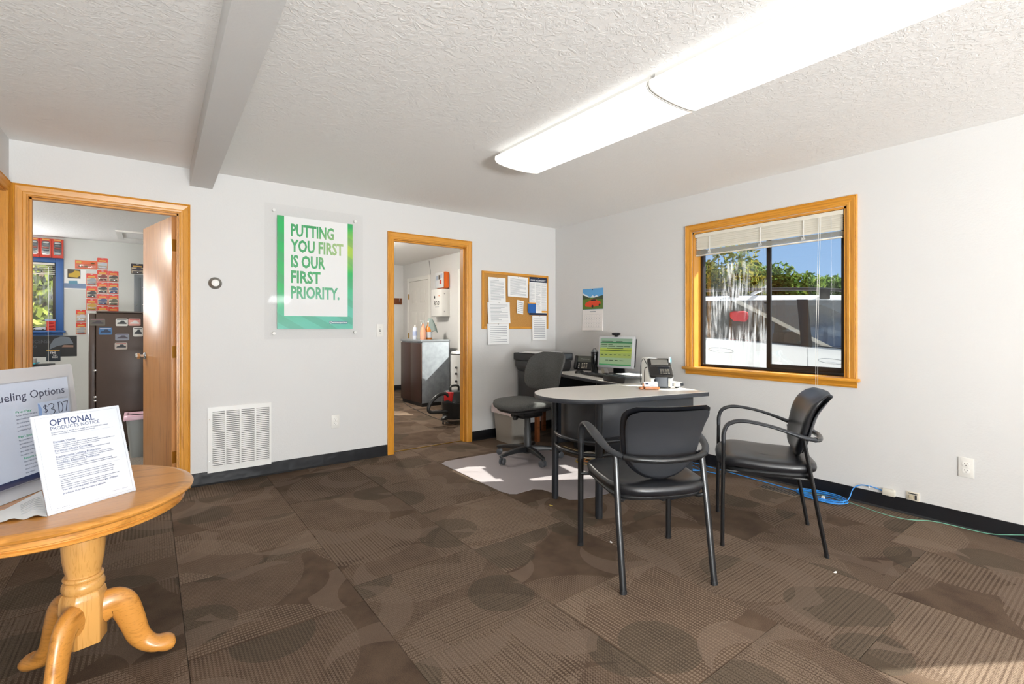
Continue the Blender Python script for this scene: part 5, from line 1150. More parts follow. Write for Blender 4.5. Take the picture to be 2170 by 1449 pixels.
# scraps on the carpet
for i, (x, y, lab) in enumerate(((1770, 1213, 'white paper scrap on the carpet near the side-on chair'), (1295, 1149, 'tiny white plastic scrap on the carpet under the front chair'), (1168, 1071, 'tiny yellow scrap on the carpet by the chair mat'))):
    p = at(x, y, Z=0.0)
    tag(MB().loft([[(0.014 * math.cos(a) * k1, 0.006 * math.sin(a) * k1, z + 0.001 * math.cos(2 * a)) for a in [2 * PI * j / 10 for j in range(10)]] for z, k1 in ((0.0012, 0.9), (0.002, 1.0), (0.0028, 0.6))]).build('scrap', PAPER if i < 2 else M('scrap_yellow', '#D9C24A', 0.6), loc=(p.x, p.y, 0.0), rot=(0, 0, i * 1.0)), lab, 'scrap')

# ------------------------------------------------------------------ storeroom seen through the middle doorway
d2 = sbase('door_2', 'white six-panel door in the storeroom with brass hinges', 'door', (XR, 8.065, 0), -PI / 2)
M('door_white', '#E3E0DA', 0.45)
hwd = 0.395
MB().box(-hwd, hwd, -0.012, 0.0, 0.01, 2.05).build('door_leaf', 'door_white', d2)
for zz0, zz1 in ((1.62, 1.92), (0.98, 1.52), (0.22, 0.86)):
    for a, b in ((-0.30, -0.04), (0.04, 0.30)):
        MB().loft([[(x, -0.012, z) for x, z in ((a, zz0), (b, zz0), (b, zz1), (a, zz1))], [(x, -0.008, z) for x, z in ((a + 0.02, zz0 + 0.02), (b - 0.02, zz0 + 0.02), (b - 0.02, zz1 - 0.02), (a + 0.02, zz1 - 0.02))]], caps=False).box(a + 0.035, b - 0.035, -0.019, -0.012, zz0 + 0.035, zz1 - 0.035).build('raised_panel', 'door_white', d2, bevel=0.006)
        for q in ((a, b, zz0 - 0.006, zz0), (a, b, zz1, zz1 + 0.006)): MB().box(q[0], q[1], -0.0165, -0.012, q[2], q[3]).build('panel_bead', 'door_white', d2)
for x0_, x1_ in ((-hwd - 0.07, -hwd - 0.004), (hwd + 0.004, hwd + 0.07)): MB().box(x0_, x1_, -0.022, 0, 0, 2.125).build('casing_side', 'white_trim', d2, bevel=0.003)
MB().box(-hwd - 0.004, hwd + 0.004, -0.022, 0, 2.055, 2.125).build('casing_head', 'white_trim', d2, bevel=0.003)
for z in (0.28, 1.05, 1.78): MB().box(-hwd - 0.010, -hwd + 0.006, -0.028, -0.012, z - 0.05, z + 0.05).build('hinge', 'brass', d2)
MB().tube(bez([(hwd + 0.06, -0.006, 2.13), (hwd + 0.05, -0.004, 2.22), (hwd + 0.0, -0.003, 2.38)], 4), 0.003, 6).build('alarm_wire', 'charcoal_plastic', d2)

fa_ = thing('first_aid_cabinet', 'white first aid cabinet on the storeroom wall', 'first aid cabinet', (XR, 7.125, 1.385), -PI / 2)
MB().box(-0.185, 0.185, -0.140, 0.0, 0.0, 0.45).build('cabinet_body', 'white_metal', fa_, bevel=0.006)
MB().box(-0.180, 0.180, -0.146, -0.141, 0.005, 0.445).build('cabinet_door', 'white_metal', fa_, bevel=0.003)
MB().text('FIRST AID', -0.09, 0.19, 0.062, -0.1465, w=0.19, bold=0.03).build('lettering', 'dark_slot', fa_, recalc=False)
MB().plate(-0.05, 0.09, 0.155, 0.162, -0.1465).build('small_print', GINK, fa_, recalc=False)
MB().prism([(x, z + 0.30) for x, z in ((-0.085, 0), (-0.045, 0), (-0.045, 0.03), (-0.065, 0.05), (-0.085, 0.03))], -0.1468, -0.1462, 'y').build('house_logo', 'dark_slot', fa_)
MB().tube([(0.085 + 0.035 * math.cos(a), -0.1466, 0.32 + 0.018 * math.sin(a)) for a in [R(10 + 16 * i) for i in range(11)]], 0.005, 5).build('orange_logo', M('logo_orange', '#E0793A', 0.5), fa_)
for z in (0.08, 0.37): MB().lathe([(0.010, 0), (0.010, 0.006), (0, 0.007)], 12).build('side_latch', 'chrome', fa_, (0.185, -0.10, z), (0, PI / 2, 0))
oc2 = thing('orange_case', 'orange case with clear printed front above the first aid cabinet', 'case', (XR, 7.06, 1.843), -PI / 2)
M('case_orange', '#E66A12', 0.4)
MB().box(-0.17, 0.13, -0.105, -0.004, 0.0, 0.275).build('case_body', 'case_orange', oc2, bevel=0.03)
MB().box(-0.16, 0.12, -0.125, -0.105, 0.01, 0.265).build('clear_front', M('case_front', '#D9DBDC', 0.25), oc2, bevel=0.008)
for i, (x, z, cc) in enumerate(((-0.08, 0.17, '#9AA5B8'), (0.0, 0.18, '#5B5148'), (0.04, 0.10, '#B8402E'), (-0.07, 0.07, '#C7CDD2'), (0.07, 0.2, '#AEB9CC'))): MB().box(x - 0.03, x + 0.03, -0.1262, -0.1252, z - 0.03, z + 0.04).build('contents_print', M('case_print_%d' % i, cc, 0.6), oc2)
switch((XR, 7.483 - 0.07, 1.235), -PI / 2, 'cream light switch behind the cleaning bottles in the storeroom')
hk = thing('coat_hook_board', 'small brown coat hook board on the far storeroom wall', 'coat hook', (3.70, YFAR, 1.706))
oak('hook_wood', '#7A3F1C', '#55290F', 0)
MB().box(-0.40, 0.185, -0.018, 0, -0.06, 0.06).build('board', 'hook_wood', hk, bevel=0.003)
for x in (-0.28, -0.08, 0.11): MB().tube(bez([(x, -0.018, 0.0), (x, -0.06, -0.005), (x, -0.075, 0.03), (x, -0.07, 0.05)], 4), 0.006, 6).build('hook', 'chrome', hk, smooth=True)

cab = thing('storage_cabinet', 'dark brown storage cabinet with grey sides holding cleaning bottles', 'cabinet', (3.523, 7.035, 0))
t = NT('cabinet_side'); t.set(Base_Color=t.ramp(t.noise(14, 4), [(0.3, lin('#7F858C')), (0.7, lin('#92989E'))]), Roughness=0.4)
M('cabinet_front', '#3A2620', 0.4)
MB().box(-0.228, 0.247, -0.365, 0.365, 0.055, 0.985).build('carcass', 'cabinet_side', cab, bevel=0.002)
MB().box(-0.222, 0.24, -0.355, 0.355, 0.0, 0.055).build('plinth', 'black_plastic', cab)
MB().box(-0.252, 0.250, -0.370, 0.370, 0.985, 1.014).build('top_board', M('cabinet_top', '#7C8085', 0.35), cab, bevel=0.003)
for a, b in ((-0.362, -0.002), (0.002, 0.362)): MB().box(-0.248, -0.229, a, b, 0.06, 0.965).build('cabinet_door', 'cabinet_front', cab, bevel=0.002)
TZ = 1.0145
b1 = thing('cleaner_bottle', 'white squeeze bottle at the left on the storage cabinet', 'bottle', (3.40, 7.14, TZ))
MB().lathe([(0, 0), (0.034, 0), (0.036, 0.006), (0.036, 0.165), (0.030, 0.185), (0.014, 0.200)], 22).build('body', M('bottle_bluewhite', '#DDE4F0', 0.3), b1, smooth=True)
MB().lathe([(0.015, 0.200), (0.014, 0.22), (0.006, 0.235), (0.0, 0.236)], 14).build('cap', 'white_plastic', b1, smooth=True)
MB().lathe([(0.0365, 0.06), (0.0365, 0.13)], 22).build('label', M('label_blue', '#A9B6D4', 0.5), b1, smooth=True)
b2 = thing('spray_bottle', 'spray bottle of orange cleaner on the storage cabinet', 'spray bottle', (3.44, 6.93, TZ), R(200))
MB().lathe([(0, 0), (0.045, 0), (0.048, 0.008), (0.048, 0.13), (0.030, 0.19), (0.016, 0.235), (0.015, 0.25)], 24).build('body', M('cleaner_orange', '#E9A98A', 0.25), b2, smooth=True)
MB().loft([[(x * k1 + dx, y * k1, z) for x, y in rrect(0.06, 0.026, 0.008)] for z, k1, dx in ((0.25, 0.7, 0), (0.268, 0.8, 0.0), (0.29, 1.0, 0.012), (0.305, 0.9, 0.014))]).build('sprayer_head', 'white_plastic', b2, smooth=True)
MB().tube(bez([(0.026, 0, 0.268), (0.045, 0, 0.245), (0.046, 0, 0.215)], 4), 0.005, 6).build('trigger', 'white_plastic', b2)
MB().box(0.04, 0.062, -0.010, 0.010, 0.288, 0.302).build('nozzle', 'white_plastic', b2)
b3 = thing('cleaner_jug', 'orange labelled cleaner bottle behind the spray bottle', 'bottle', (3.55, 6.96, TZ))
MB().lathe([(0, 0), (0.055, 0), (0.058, 0.008), (0.058, 0.14), (0.040, 0.20), (0.018, 0.23), (0.016, 0.27)], 24).build('body', M('jug_orange', '#D9822E', 0.3), b3, smooth=True)
MB().lathe([(0.0585, 0.03), (0.0585, 0.12)], 24).build('label', M('label_white', '#D9DEE2', 0.5), b3, smooth=True)
MB().lathe([(0.020, 0.27), (0.020, 0.295), (0, 0.296)], 14).build('cap', 'white_plastic', b3, smooth=True)
rg2 = thing('cleaning_rag', 'grey green cleaning rag draped over the bottle', 'rag', (3.58, 6.955, TZ + 0.30))
rings = []
for i in range(9):
    u = i / 8; z = 0.035 - 0.21 * u
    rings.append([((0.016 + 0.062 * math.sqrt(u + 0.05) * (1 + 0.20 * math.sin(5 * a + i * 0.5))) * math.cos(a) + 0.035 * u, (0.016 + 0.062 * math.sqrt(u + 0.05) * (1 + 0.2 * math.cos(4 * a))) * math.sin(a), z + 0.02 * math.sin(3 * a) * u) for a in [2 * PI * j / 26 for j in range(26)]])
MB().loft(rings, caps=True).build('cloth', M('rag_green', '#8E9C98', 0.9, bump=(80, 0.4, 0.004)), rg2, smooth=True, ang=80)

dm = thing('water_tank', 'white rounded tank with dark seam and black knobs beside the cabinet', 'tank', (3.735, 6.22, 0))
MB().lathe([(0, 0.0), (0.175, 0.0), (0.18, 0.01), (0.18, 0.80), (0.175, 0.805)], 40).build('body', M('tank_white', '#DADBDA', 0.22), dm, smooth=True)
MB().lathe([(0.177, 0.805), (0.177, 0.815)], 40).build('seam', 'dark_slot', dm, smooth=True)
MB().lathe([(0.175, 0.815), (0.18, 0.82), (0.165, 0.845), (0.0, 0.85)], 40).build('lid', 'tank_white', dm, smooth=True)
for i, z in enumerate((0.42, 0.53, 0.62)): MB().lathe([(0.014, 0), (0.018, 0.012), (0.012, 0.03), (0, 0.031)], 12).build('knob', 'black_plastic', dm, (-0.155, -0.085, z), (0, -PI / 2, R(30)), True)

# shop vacuum
M('vac_black', '#1A1B1C', 0.35); M('vac_red', '#C51E22', 0.35)
vx, vy = 3.10, 5.36
vc_ = thing('shop_vacuum', 'black and red shop vacuum partly behind the doorway jamb', 'vacuum cleaner', (vx, vy, 0))
MB().lathe([(0, 0.055), (0.125, 0.055), (0.150, 0.07), (0.165, 0.20), (0.168, 0.235), (0.172, 0.25), (0.172, 0.265), (0.0, 0.266)], 32).build('drum', 'vac_black', vc_, smooth=True)
MB().lathe([(0.165, 0.266), (0.165, 0.285), (0.145, 0.36), (0.125, 0.40), (0.0, 0.41)], 32).build('motor_head', 'vac_black', vc_, smooth=True)
MB().box(-0.06, 0.06, -0.16, -0.09, 0.285, 0.40).xf(Matrix.Rotation(R(-62), 4, 'Z')).build('red_front', 'vac_red', vc_, bevel=0.012)
MB().tube(bez([(-0.06, 0, 0.40), (-0.05, 0, 0.46), (0.05, 0, 0.46), (0.06, 0, 0.40)], 5), 0.014, 8).build('handle', 'vac_black', vc_, smooth=True)
for a in (190, 280, 10, 100):
    Rk = Matrix.Rotation(R(a), 4, 'Z')
    MB().loft([[(x, w_, z0_), (x, -w_, z0_), (x, -w_, z1_), (x, w_, z1_)] for x, w_, z0_, z1_ in ((0.10, 0.05, 0.06, 0.115), (0.17, 0.035, 0.055, 0.10), (0.205, 0.02, 0.055, 0.075))]).xf(Rk).build('caster_arm', 'vac_black', vc_, bevel=0.006)
    MB().lathe([(0, -0.009), (0.022, -0.009), (0.026, 0), (0.022, 0.009), (0, 0.009)], 16).xf(Matrix.Translation(Rk @ Vector((0.185, 0, 0.026))) @ Matrix.Rotation(R(a + 50), 4, 'Z') @ Matrix.Rotation(PI / 2, 4, 'X')).build('caster_wheel', 'black_plastic', vc_, smooth=True)
def vloc(px, py, Y): 
    p = at(px, py, Y=Y); return (p.x - vx, p.y - vy, p.z)
hose = bez([(-0.10, -0.08, 0.31)] + [vloc(x, y, 5.30) for x, y in ((945, 834), (928, 838), (914, 852), (908, 866), (912, 873), (925, 873), (952, 872))], 6)
m = MB().tube(hose, [0.021 + 0.0012 * (i % 2) for i in range(len(hose))], 12)
m.build('hose', 'vac_black', vc_, smooth=True)
pc = [at(x, y, Z=0.004) for x, y in ((855, 851), (866, 860), (890, 872), (915, 883), (940, 892), (955, 897), (968, 899))]
tag(MB().tube(bez([(p.x, p.y, 0.0045) for p in pc], 4), 0.004, 6).build('extension_cord', 'black_plastic', smooth=True), 'black power cord crossing the storeroom carpet', 'cord')
sl = thing('ceiling_lamp', 'unseen round frosted ceiling lamp added to light the storeroom', 'ceiling lamp', (2.3, 6.4, H))  # unseen lamp, added to brighten the storeroom
MB().lathe([(0.15, 0), (0.15, -0.02), (0.145, -0.025)], 32).build('housing', 'white_metal', sl, smooth=True)
M('fill_lamp_dome', '#F4F1EA', 0.4, emit=('#FFF8EE', 240.0))
MB().lathe([(0.145, -0.025), (0.135, -0.06), (0.09, -0.085), (0.0, -0.095)], 32).build('dome', 'fill_lamp_dome', sl, smooth=True)

# ------------------------------------------------------------------ small office seen through the left doorway
ol = thing('ceiling_lamp', 'unseen round frosted ceiling lamp added to light the small office', 'ceiling lamp', (-1.5, 6.0, H))  # unseen lamp, added because the small office was too dark
MB().lathe([(0.15, 0), (0.15, -0.02), (0.145, -0.025)], 32).build('housing', 'white_metal', ol, smooth=True)
MB().lathe([(0.145, -0.025), (0.135, -0.06), (0.09, -0.085), (0.0, -0.095)], 32).build('dome', 'fill_lamp_dome', ol, smooth=True)
hatch = struct('trim_3', MB().box(-0.34, 0.30, 7.64, 7.70, H - 0.02, H).box(-0.34, -0.28, 7.70, 8.24, H - 0.02, H).box(0.24, 0.30, 7.70, 8.24, H - 0.02, H).box(-0.34, 0.30, 8.24, 8.30, H - 0.02, H), 'white_trim', 'white attic hatch trim on the office ceiling', 'hatch trim')

fr = thing('metal_cabinet', 'tall dark brown metal cabinet covered with small car magnets', 'cabinet', (-0.408, 6.0, 0))
t = NT('brown_enamel'); t.set(Base_Color=t.ramp(t.noise(3, 3), [(0.3, lin('#41332C')), (0.7, lin('#4C3C33'))]), Roughness=0.35)
MB().box(0, 0.72, 0.0, 0.62, 0.05, 1.345).build('side_panel', 'brown_enamel', fr, bevel=0.008)
MB().box(0.0, 0.72, -0.004, 0.62, 1.3455, 1.362).build('top_cap', 'brown_enamel', fr, bevel=0.004)
MB().box(0.03, 0.70, 0.03, 0.60, 0.0, 0.05).build('plinth', 'black_plastic', fr)
MB().box(-0.055, -0.004, 0.01, 0.61, 0.06, 1.34).build('front_door', 'brown_enamel', fr, bevel=0.01)
for z in (0.55, 0.515, 0.80): MB().box(-0.016, 0.004, -0.010, 0.002, z - 0.010, z + 0.010).build('hinge', 'chrome', fr, bevel=0.002)
MAG = [((190, 675, 223, 690), '#5E5A50', 'oval grey car badge magnet at the top left of the brown cabinet'), ((209, 694, 238, 709), '#3E76B0', 'blue sky licence plate magnet on the brown cabinet'), ((245, 675, 271, 691), '#D8D8D4', 'white magnet with a dark old car on the brown cabinet'), ((272, 675, 298, 690), '#E2A79C', 'pink magnet with a white car on the brown cabinet'),
       ((282, 693, 303, 713), '#E6E6E2', 'square white magnet with dark print on the brown cabinet'), ((244, 707, 274, 721), '#8C93A2', 'greyish car plate magnet on the brown cabinet'), ((243, 726, 270, 740), '#C9BFB6', 'lowest magnet with red edge on the brown cabinet')]
for i, (q, cc, lab) in enumerate(MAG):
    a = at(q[0], q[1], Y=6.0); b = at(q[2], q[3], Y=6.0); w, h = b.x - a.x, a.z - b.z
    o = thing('car_magnet', lab, 'magnet', (a.x, 5.9995, b.z), 0, 'car magnets on the brown cabinet')
    MB().prism(rrect(w, h, min(w, h) * 0.15, 3, (w / 2, h / 2)), -0.0025, -0.0005, 'y').build('plate', M('magnet_%d' % i, cc, 0.5), o)
    poly(MB(), [(w * 0.12, h * 0.30), (w * 0.18, h * 0.48), (w * 0.36, h * 0.54), (w * 0.45, h * 0.74), (w * 0.66, h * 0.74), (w * 0.76, h * 0.52), (w * 0.90, h * 0.44), (w * 0.88, h * 0.28)], -0.0029).build('car_print', M('magnet_car_%d' % i, ['#3A2F38', '#1D3454', '#1E2226', '#E9E7E3', '#33363C', '#4B4350', '#23272E'][i], 0.5), o, recalc=False)
    m = MB().plate(w * 0.1, w * 0.9, h * 0.82, h * 0.90, -0.0029)
    m.build('print_line', M('magnet_line_%d' % i, ['#8D5A63', '#E6EEF5', '#55585C', '#B43C32', '#44484E', '#6E5B7A', '#B43C32'][i], 0.5), o, recalc=False)
trash_can((-0.045, 5.77, 0.001), 0, 'grey trash can with a pink bag edge inside the small office', 0.20, 0.19, 0.27, 0.235, 0.385, ('bin_grey', '#8B8F8E'), '#DDB9C9', 0.03)

# toy car packages on the far office wall
card_w = 0.108
def toy_pack(px0, py0, px1, py1, car, lab, top='#D8391E', Y=YFAR):
    a = at(px0, py0, Y=Y - 0.002); b = at(px1, py1, Y=Y - 0.002); w, h = b.x - a.x, a.z - b.z
    o = thing('toy_car_package', lab, 'toy package', (a.x, Y - 0.0005, b.z), 0, 'toy car packages on the office wall')
    MB().prism(rrect(w, h, 0.008, 3, (w / 2, h / 2)), -0.002, 0.0, 'y').build('card', M('card_' + top[1:], top, 0.4), o)
    MB().plate(w * 0.04, w * 0.96, h * 0.06, h * 0.62, -0.0024).build('card_picture', M('card_sand', '#C9B79C', 0.5), o, recalc=False)
    MB().plate(w * 0.15, w * 0.85, h * 0.68, h * 0.80, -0.0024).build('brand_stripe', M('card_yellow', '#D9A84A', 0.5), o, recalc=False)
    MB().plate(w * 0.40, w * 0.60, h * 0.90, h * 0.95, -0.0024).build('hang_hole', GWALL, o, recalc=False)
    mc = M('toy_' + car[1:], car, 0.3)
    poly(MB(), [(w * 0.06, h * 0.36), (w * 0.10, h * 0.47), (w * 0.35, h * 0.52), (w * 0.48, h * 0.62), (w * 0.75, h * 0.61), (w * 0.93, h * 0.50), (w * 0.95, h * 0.36), (w * 0.6, h * 0.30)], -0.0027).build('car_print', mc, o, recalc=False)
    MB().loft([[(x, -0.003, h * 0.08), (x, -0.022, h * 0.10), (x, -0.024, h * 0.16), (x, -0.014, h * 0.24), (x, -0.003, h * 0.24)] for x in (w * 0.16, w * 0.30, w * 0.70, w * 0.84)]).build('toy_car', mc, o, smooth=True)
    MB().box(w * 0.08, w * 0.92, -0.030, -0.0028, h * 0.05, h * 0.30).build('blister', 'clear_plastic', o, bevel=0.004)
    return o
CARS = ['#B9BEC6', '#5A3A2E', '#2B2E33', '#22242A', '#8C1F1C', '#3B3F46', '#2A3C6B', '#8A8F96', '#24282C', '#B98A2C', '#3C4228', '#7A2A22', '#4A4F58', '#D0D3D6', '#56595F']
PK = [(206, 546, 228.5, 571, 'silver car package at the very top of the package column'), (206, 572, 228.5, 597, 'dark red car package second in the middle column'), (206, 598, 228.5, 622, 'black car package third in the middle column'), (206, 623, 228.5, 647, 'blue and white car package fourth in the middle column'), (206, 648, 228.5, 672, 'package at the foot of the middle column above the cabinet'),
      (229.5, 574, 251, 598, 'dark car package at the top of the right column'), (229.5, 599, 251, 623, 'blue car package second in the right column'), (229.5, 624, 251, 648, 'green truck package third in the right column'), (229.5, 650, 251, 674, 'package half hidden by the cabinet in the right column'),
      (183, 579, 205.3, 605, 'grey car package at the top of the left column'), (183, 606, 205.3, 632, 'black car package in the middle of the left column'), (183, 633, 205.3, 658, 'yellow car package at the foot of the left column'), (161, 656, 182.5, 682, 'white car package left of the cabinet top'), (161, 683, 182.5, 708, 'lowest car package left of the brown cabinet')]
PCOL = ['#B9BEC6', '#7A2420', '#24262A', '#33406E', '#B5B0A8', '#3A332C', '#2C4470', '#474B33', '#A33A2E', '#8E949C', '#26282C', '#C79A2C', '#C9CCCF', '#9DA1A4']
for q, cc in zip(PK, PCOL): toy_pack(*q[:4], cc, q[4] + ' on the office wall')
a = at(159, 550.5, Y=YFAR - 0.002); b = at(205.5, 571, Y=YFAR - 0.002)
o = thing('toy_car_package', 'wide orange multi-car package at the top left of the packages', 'toy package', (a.x, YFAR - 0.0005, b.z), 0, 'toy car packages on the office wall')
w, h = b.x - a.x, a.z - b.z
MB().box(0, w, -0.002, 0, 0, h).build('card', M('card_E0622A', '#E0622A', 0.4), o)
MB().plate(w * 0.04, w * 0.28, h * 0.62, h * 0.9, -0.0024).build('brand_stripe', 'card_yellow', o, recalc=False)
for x in (0.25, 0.5, 0.8): MB().ellipsoid(0.022, 0.010, 0.010, 1, 1, 10, 8).build('toy_car', M('toy_olive', '#6F5B33', 0.3), o, (w * x, -0.012, h * (0.7 if x == 0.8 else 0.3)), smooth=True)
MB().box(w * 0.05, w * 0.95, -0.026, -0.0028, h * 0.08, h * 0.55).build('blister', 'clear_plastic', o, bevel=0.004)
for i in range(1, 4):
    x0 = -1.365 + i * 0.112
    o = thing('toy_car_box', 'red window box of toy cars, %s above the blue window' % ('hidden leftmost', 'left visible one', 'middle one', 'rightmost')[i], 'toy box', (x0, YFAR - 0.0205, 2.1215), 0, 'red toy boxes above the office window')
    MB().box(0, 0.108, -0.045, 0.0, 0, 0.245).build('box', M('box_red', '#C2331A', 0.4), o, bevel=0.002)
    MB().prism([(0.054 + x, 0.122 + z) for x, z in rrect(0.078, 0.18, 0.02, 3)], -0.0462, -0.0452, 'y').build('window', M('box_window', '#35383C', 0.15), o)
    for k_ in range(5): MB().ellipsoid(0.030, 0.006, 0.011, 0.7, 0.7, 14, 8).build('toy_car', M('mini_%d' % k_, ['#A9AFB6', '#3B4654', '#8A3C30', '#6F757C', '#C4C6C4'][k_], 0.25), o, (0.054, -0.0475, 0.055 + k_ * 0.034), smooth=True)
    MB().plate(0.02, 0.088, 0.222, 0.238, -0.0456).build('brand_stripe', 'card_yellow', o, recalc=False)
# hanging blister with pink print, electrical panel, truck calendar, dark posters
o = toy_pack(277.5, 558, 305, 581, '#3A3440', 'black and pink toy package hanging by the grey panel', '#2A1F26')
ep = thing('electrical_panel', 'grey electrical panel box on the far office wall', 'electrical panel', (-0.183, YFAR, 1.20))
M('panel_grey', '#70767C', 0.4)
MB().box(0, 0.36, -0.03, 0, 0, 0.757).build('box', 'panel_grey', ep, bevel=0.004)
MB().box(0.02, 0.08, -0.034, -0.0302, 0.02, 0.72).build('left_trim', 'panel_grey', ep, bevel=0.002)
MB().box(0.085, 0.34, -0.036, -0.0302, 0.02, 0.72).build('panel_door', 'panel_grey', ep, bevel=0.002)
for x, z in ((0.10, 0.57), (0.10, 0.33), (0.03, 0.33)): MB().lathe([(0.006, 0), (0.006, 0.002), (0, 0.003)], 8).build('screw', 'chrome', ep, (x, -0.036, z), (PI / 2, 0, 0))
a = at(136, 569.5, Y=YFAR); b = at(182, 614, Y=YFAR); w, h = b.x - a.x, a.z - b.z
o = thing('truck_poster', 'pinned poster sheet with a yellow truck beside the blue window', 'poster', (a.x, YFAR, b.z))
MB().box(0, w, -0.002, 0, 0, h).build('sheet', PAPER, o)
MB().plate(w * 0.15, w * 0.75, h * 0.55, h, -0.0024).build('dark_photo', M('photo_brown', '#4A4030', 0.5), o, recalc=False)
MB().plate(0, w, h * 0.06, h * 0.30, -0.0024).build('road_photo', M('photo_blue', '#6F86A8', 0.5), o, recalc=False)
poly(MB(), [(w * 0.2, h * 0.62), (w * 0.2, h * 0.78), (w * 0.38, h * 0.82), (w * 0.48, h * 0.94), (w * 0.7, h * 0.92), (w * 0.74, h * 0.70), (w * 0.6, h * 0.60)], -0.0028).build('truck_print', M('truck_yellow', '#C9A52A', 0.5), o, recalc=False)
poly(MB(), [(w * 0.2, h * 0.26), (w * 0.2, h * 0.42), (w * 0.6, h * 0.44), (w * 0.62, h * 0.26)], -0.0028).build('bus_print', M('bus_teal', '#5A8FA8', 0.5), o, recalc=False)
a = at(57, 712, Y=YFAR); b = at(163, 754.5, Y=YFAR)
o = thing('dark_poster', 'black poster with a dark car and grey lettering under the blue sill', 'poster', (a.x - 0.02, YFAR, b.z)); w, h = b.x - a.x + 0.02, a.z - b.z
MB().box(0, w, -0.002, 0, 0, h).build('sheet', M('poster_black', '#16181C', 0.35), o)
MB().text('LICENSE', 0.05, h * 0.66, h * 0.16, -0.0025, w=w * 0.38, bold=0.02).text('TO', 0.05, h * 0.44, h * 0.13, -0.0025, w=w * 0.12, bold=0.02).build('lettering', M('poster_grey_ink', '#4B4E55', 0.5), o, recalc=False)
poly(MB(), [(w * 0.46, h * 0.35), (w * 0.48, h * 0.60), (w * 0.55, h * 0.85), (w * 0.68, h * 0.97), (w * 0.85, h * 0.93), (w * 0.93, h * 0.62), (w * 0.75, h * 0.58), (w * 0.60, h * 0.50)], -0.0025).build('windscreen_print', M('poster_slate', '#6B7480', 0.4), o, recalc=False)
poly(MB(), [(w * 0.70, h * 0.45), (w * 0.74, h * 0.56), (w * 0.93, h * 0.54), (w * 0.93, h * 0.44)], -0.0028).build('headlight_print', M('poster_copper', '#8A6A5A', 0.4), o, recalc=False)
a = at(98, 740, Y=YFAR - 0.003); b = at(128, 764.5, Y=YFAR - 0.003)
o = thing('small_poster', 'small navy flyer overlapping the black poster', 'poster', (a.x, YFAR - 0.0025, b.z)); w, h = b.x - a.x, a.z - b.z
MB().box(0, w, -0.002, 0, 0, h).build('sheet', M('flyer_navy', '#14222E', 0.35), o)
MB().text('TIME', w * 0.25, h * 0.62, h * 0.16, -0.0025, w=w * 0.42, bold=0.02).text('TO', w * 0.45, h * 0.43, h * 0.12, -0.0025, bold=0.02).text('RIDE', w * 0.42, h * 0.26, h * 0.13, -0.0025, w=w * 0.4, bold=0.02).build('lettering', PAPER, o, recalc=False)
MB().plate(w * 0.02, w * 0.95, h * 0.86, h * 0.92, -0.0025).build('yellow_line', 'card_yellow', o, recalc=False)

# sill toys and the far office desk
tv = thing('toy_van', 'white toy van on the blue window sill', 'toy car', (-1.155, YFAR - 0.045, 1.1655))
MB().loft([[(x, y, z) for x, z in ((-0.065, 0.008), (-0.065, 0.020), (-0.025, 0.040), (0.060, 0.042), (0.066, 0.034), (0.066, 0.008))] for y in (-0.022, 0.022)]).build('body', M('toy_silver', '#C3C9D1', 0.3), tv, bevel=0.003)
for x in (-0.04, 0.042):
    for y in (-0.022, 0.022): MB().lathe([(0.009, -0.003), (0.009, 0.003)], 12).build('wheel', 'black_plastic', tv, (x, y, 0.009), (PI / 2, 0, 0))
tc = thing('toy_car_package', 'red three-car package standing on the blue window sill', 'toy package', (-1.085, YFAR - 0.03, 1.1655), 0, 'toy car packages on the office wall')
MB().box(0, 0.085, -0.002, 0, 0, 0.125).build('card', 'card_D8391E', tc)
MB().box(-0.015, 0.088, -0.003, -0.0005, 0.126, 0.15).build('header_card', M('header_blue', '#9FB4D6', 0.4), tc)
for k_ in range(3): MB().ellipsoid(0.032, 0.012, 0.012, 0.8, 0.8, 14, 8).build('toy_car', 'vac_red', tc, (0.043, -0.012, 0.025 + k_ * 0.038), smooth=True)
od = thing('work_desk', 'dark desk below the black poster in the small office', 'desk', (-1.55, 8.40, 0))
MB().box(-0.6, 0.55, -0.28, 0.30, 0.705, 0.735).build('desk_top', 'charcoal_plastic', od, bevel=0.003)
for x in (-0.58, 0.53): MB().box(x - 0.015, x + 0.015, -0.26, 0.28, 0.0, 0.705).build('side_panel', M('putty', '#9C9C94', 0.5), od)
MB().box(-0.56, 0.51, 0.24, 0.255, 0.15, 0.705).build('modesty_panel', 'putty', od)
ty_ = thing('teal_tray', 'teal edged tray on the far office desk', 'tray', (-1.34, 8.36, 0.7355))
MB().box(-0.25, 0.20, -0.16, 0.14, 0.0, 0.018).build('tray_base', 'black_plastic', ty_, bevel=0.004)
MB().box(-0.25, 0.22, -0.165, 0.145, 0.0185, 0.032).build('teal_edge', M('teal_edge', '#3FA8B8', 0.3), ty_, bevel=0.004)
bx = thing('toy_parts_box', 'grey toy box with a purple car on the teal tray', 'toy box', (-1.19, 8.33, 0.768))
MB().box(-0.07, 0.06, -0.03, 0.03, 0.0, 0.055).build('box', M('box_grey', '#8F8B88', 0.5), bx, bevel=0.002)
MB().ellipsoid(0.025, 0.008, 0.014, 0.9, 0.9, 12, 8).build('purple_car', M('purple', '#6A3FB0', 0.4), bx, (0.0, -0.034, 0.026), smooth=True)

# ------------------------------------------------------------------ outside
gd = struct('ground', MB().box(-60, 4.0775, -60, -4.36, -0.30, -0.10).box(4.0775, 80, -60, 90, -0.30, -0.10).box(-60, 4.0775, 8.905, 90, -0.30, -0.10), M('asphalt', '#56565A', 0.9, var=(8, '#4A4A4D')), 'grey asphalt parking ground outside', 'ground')
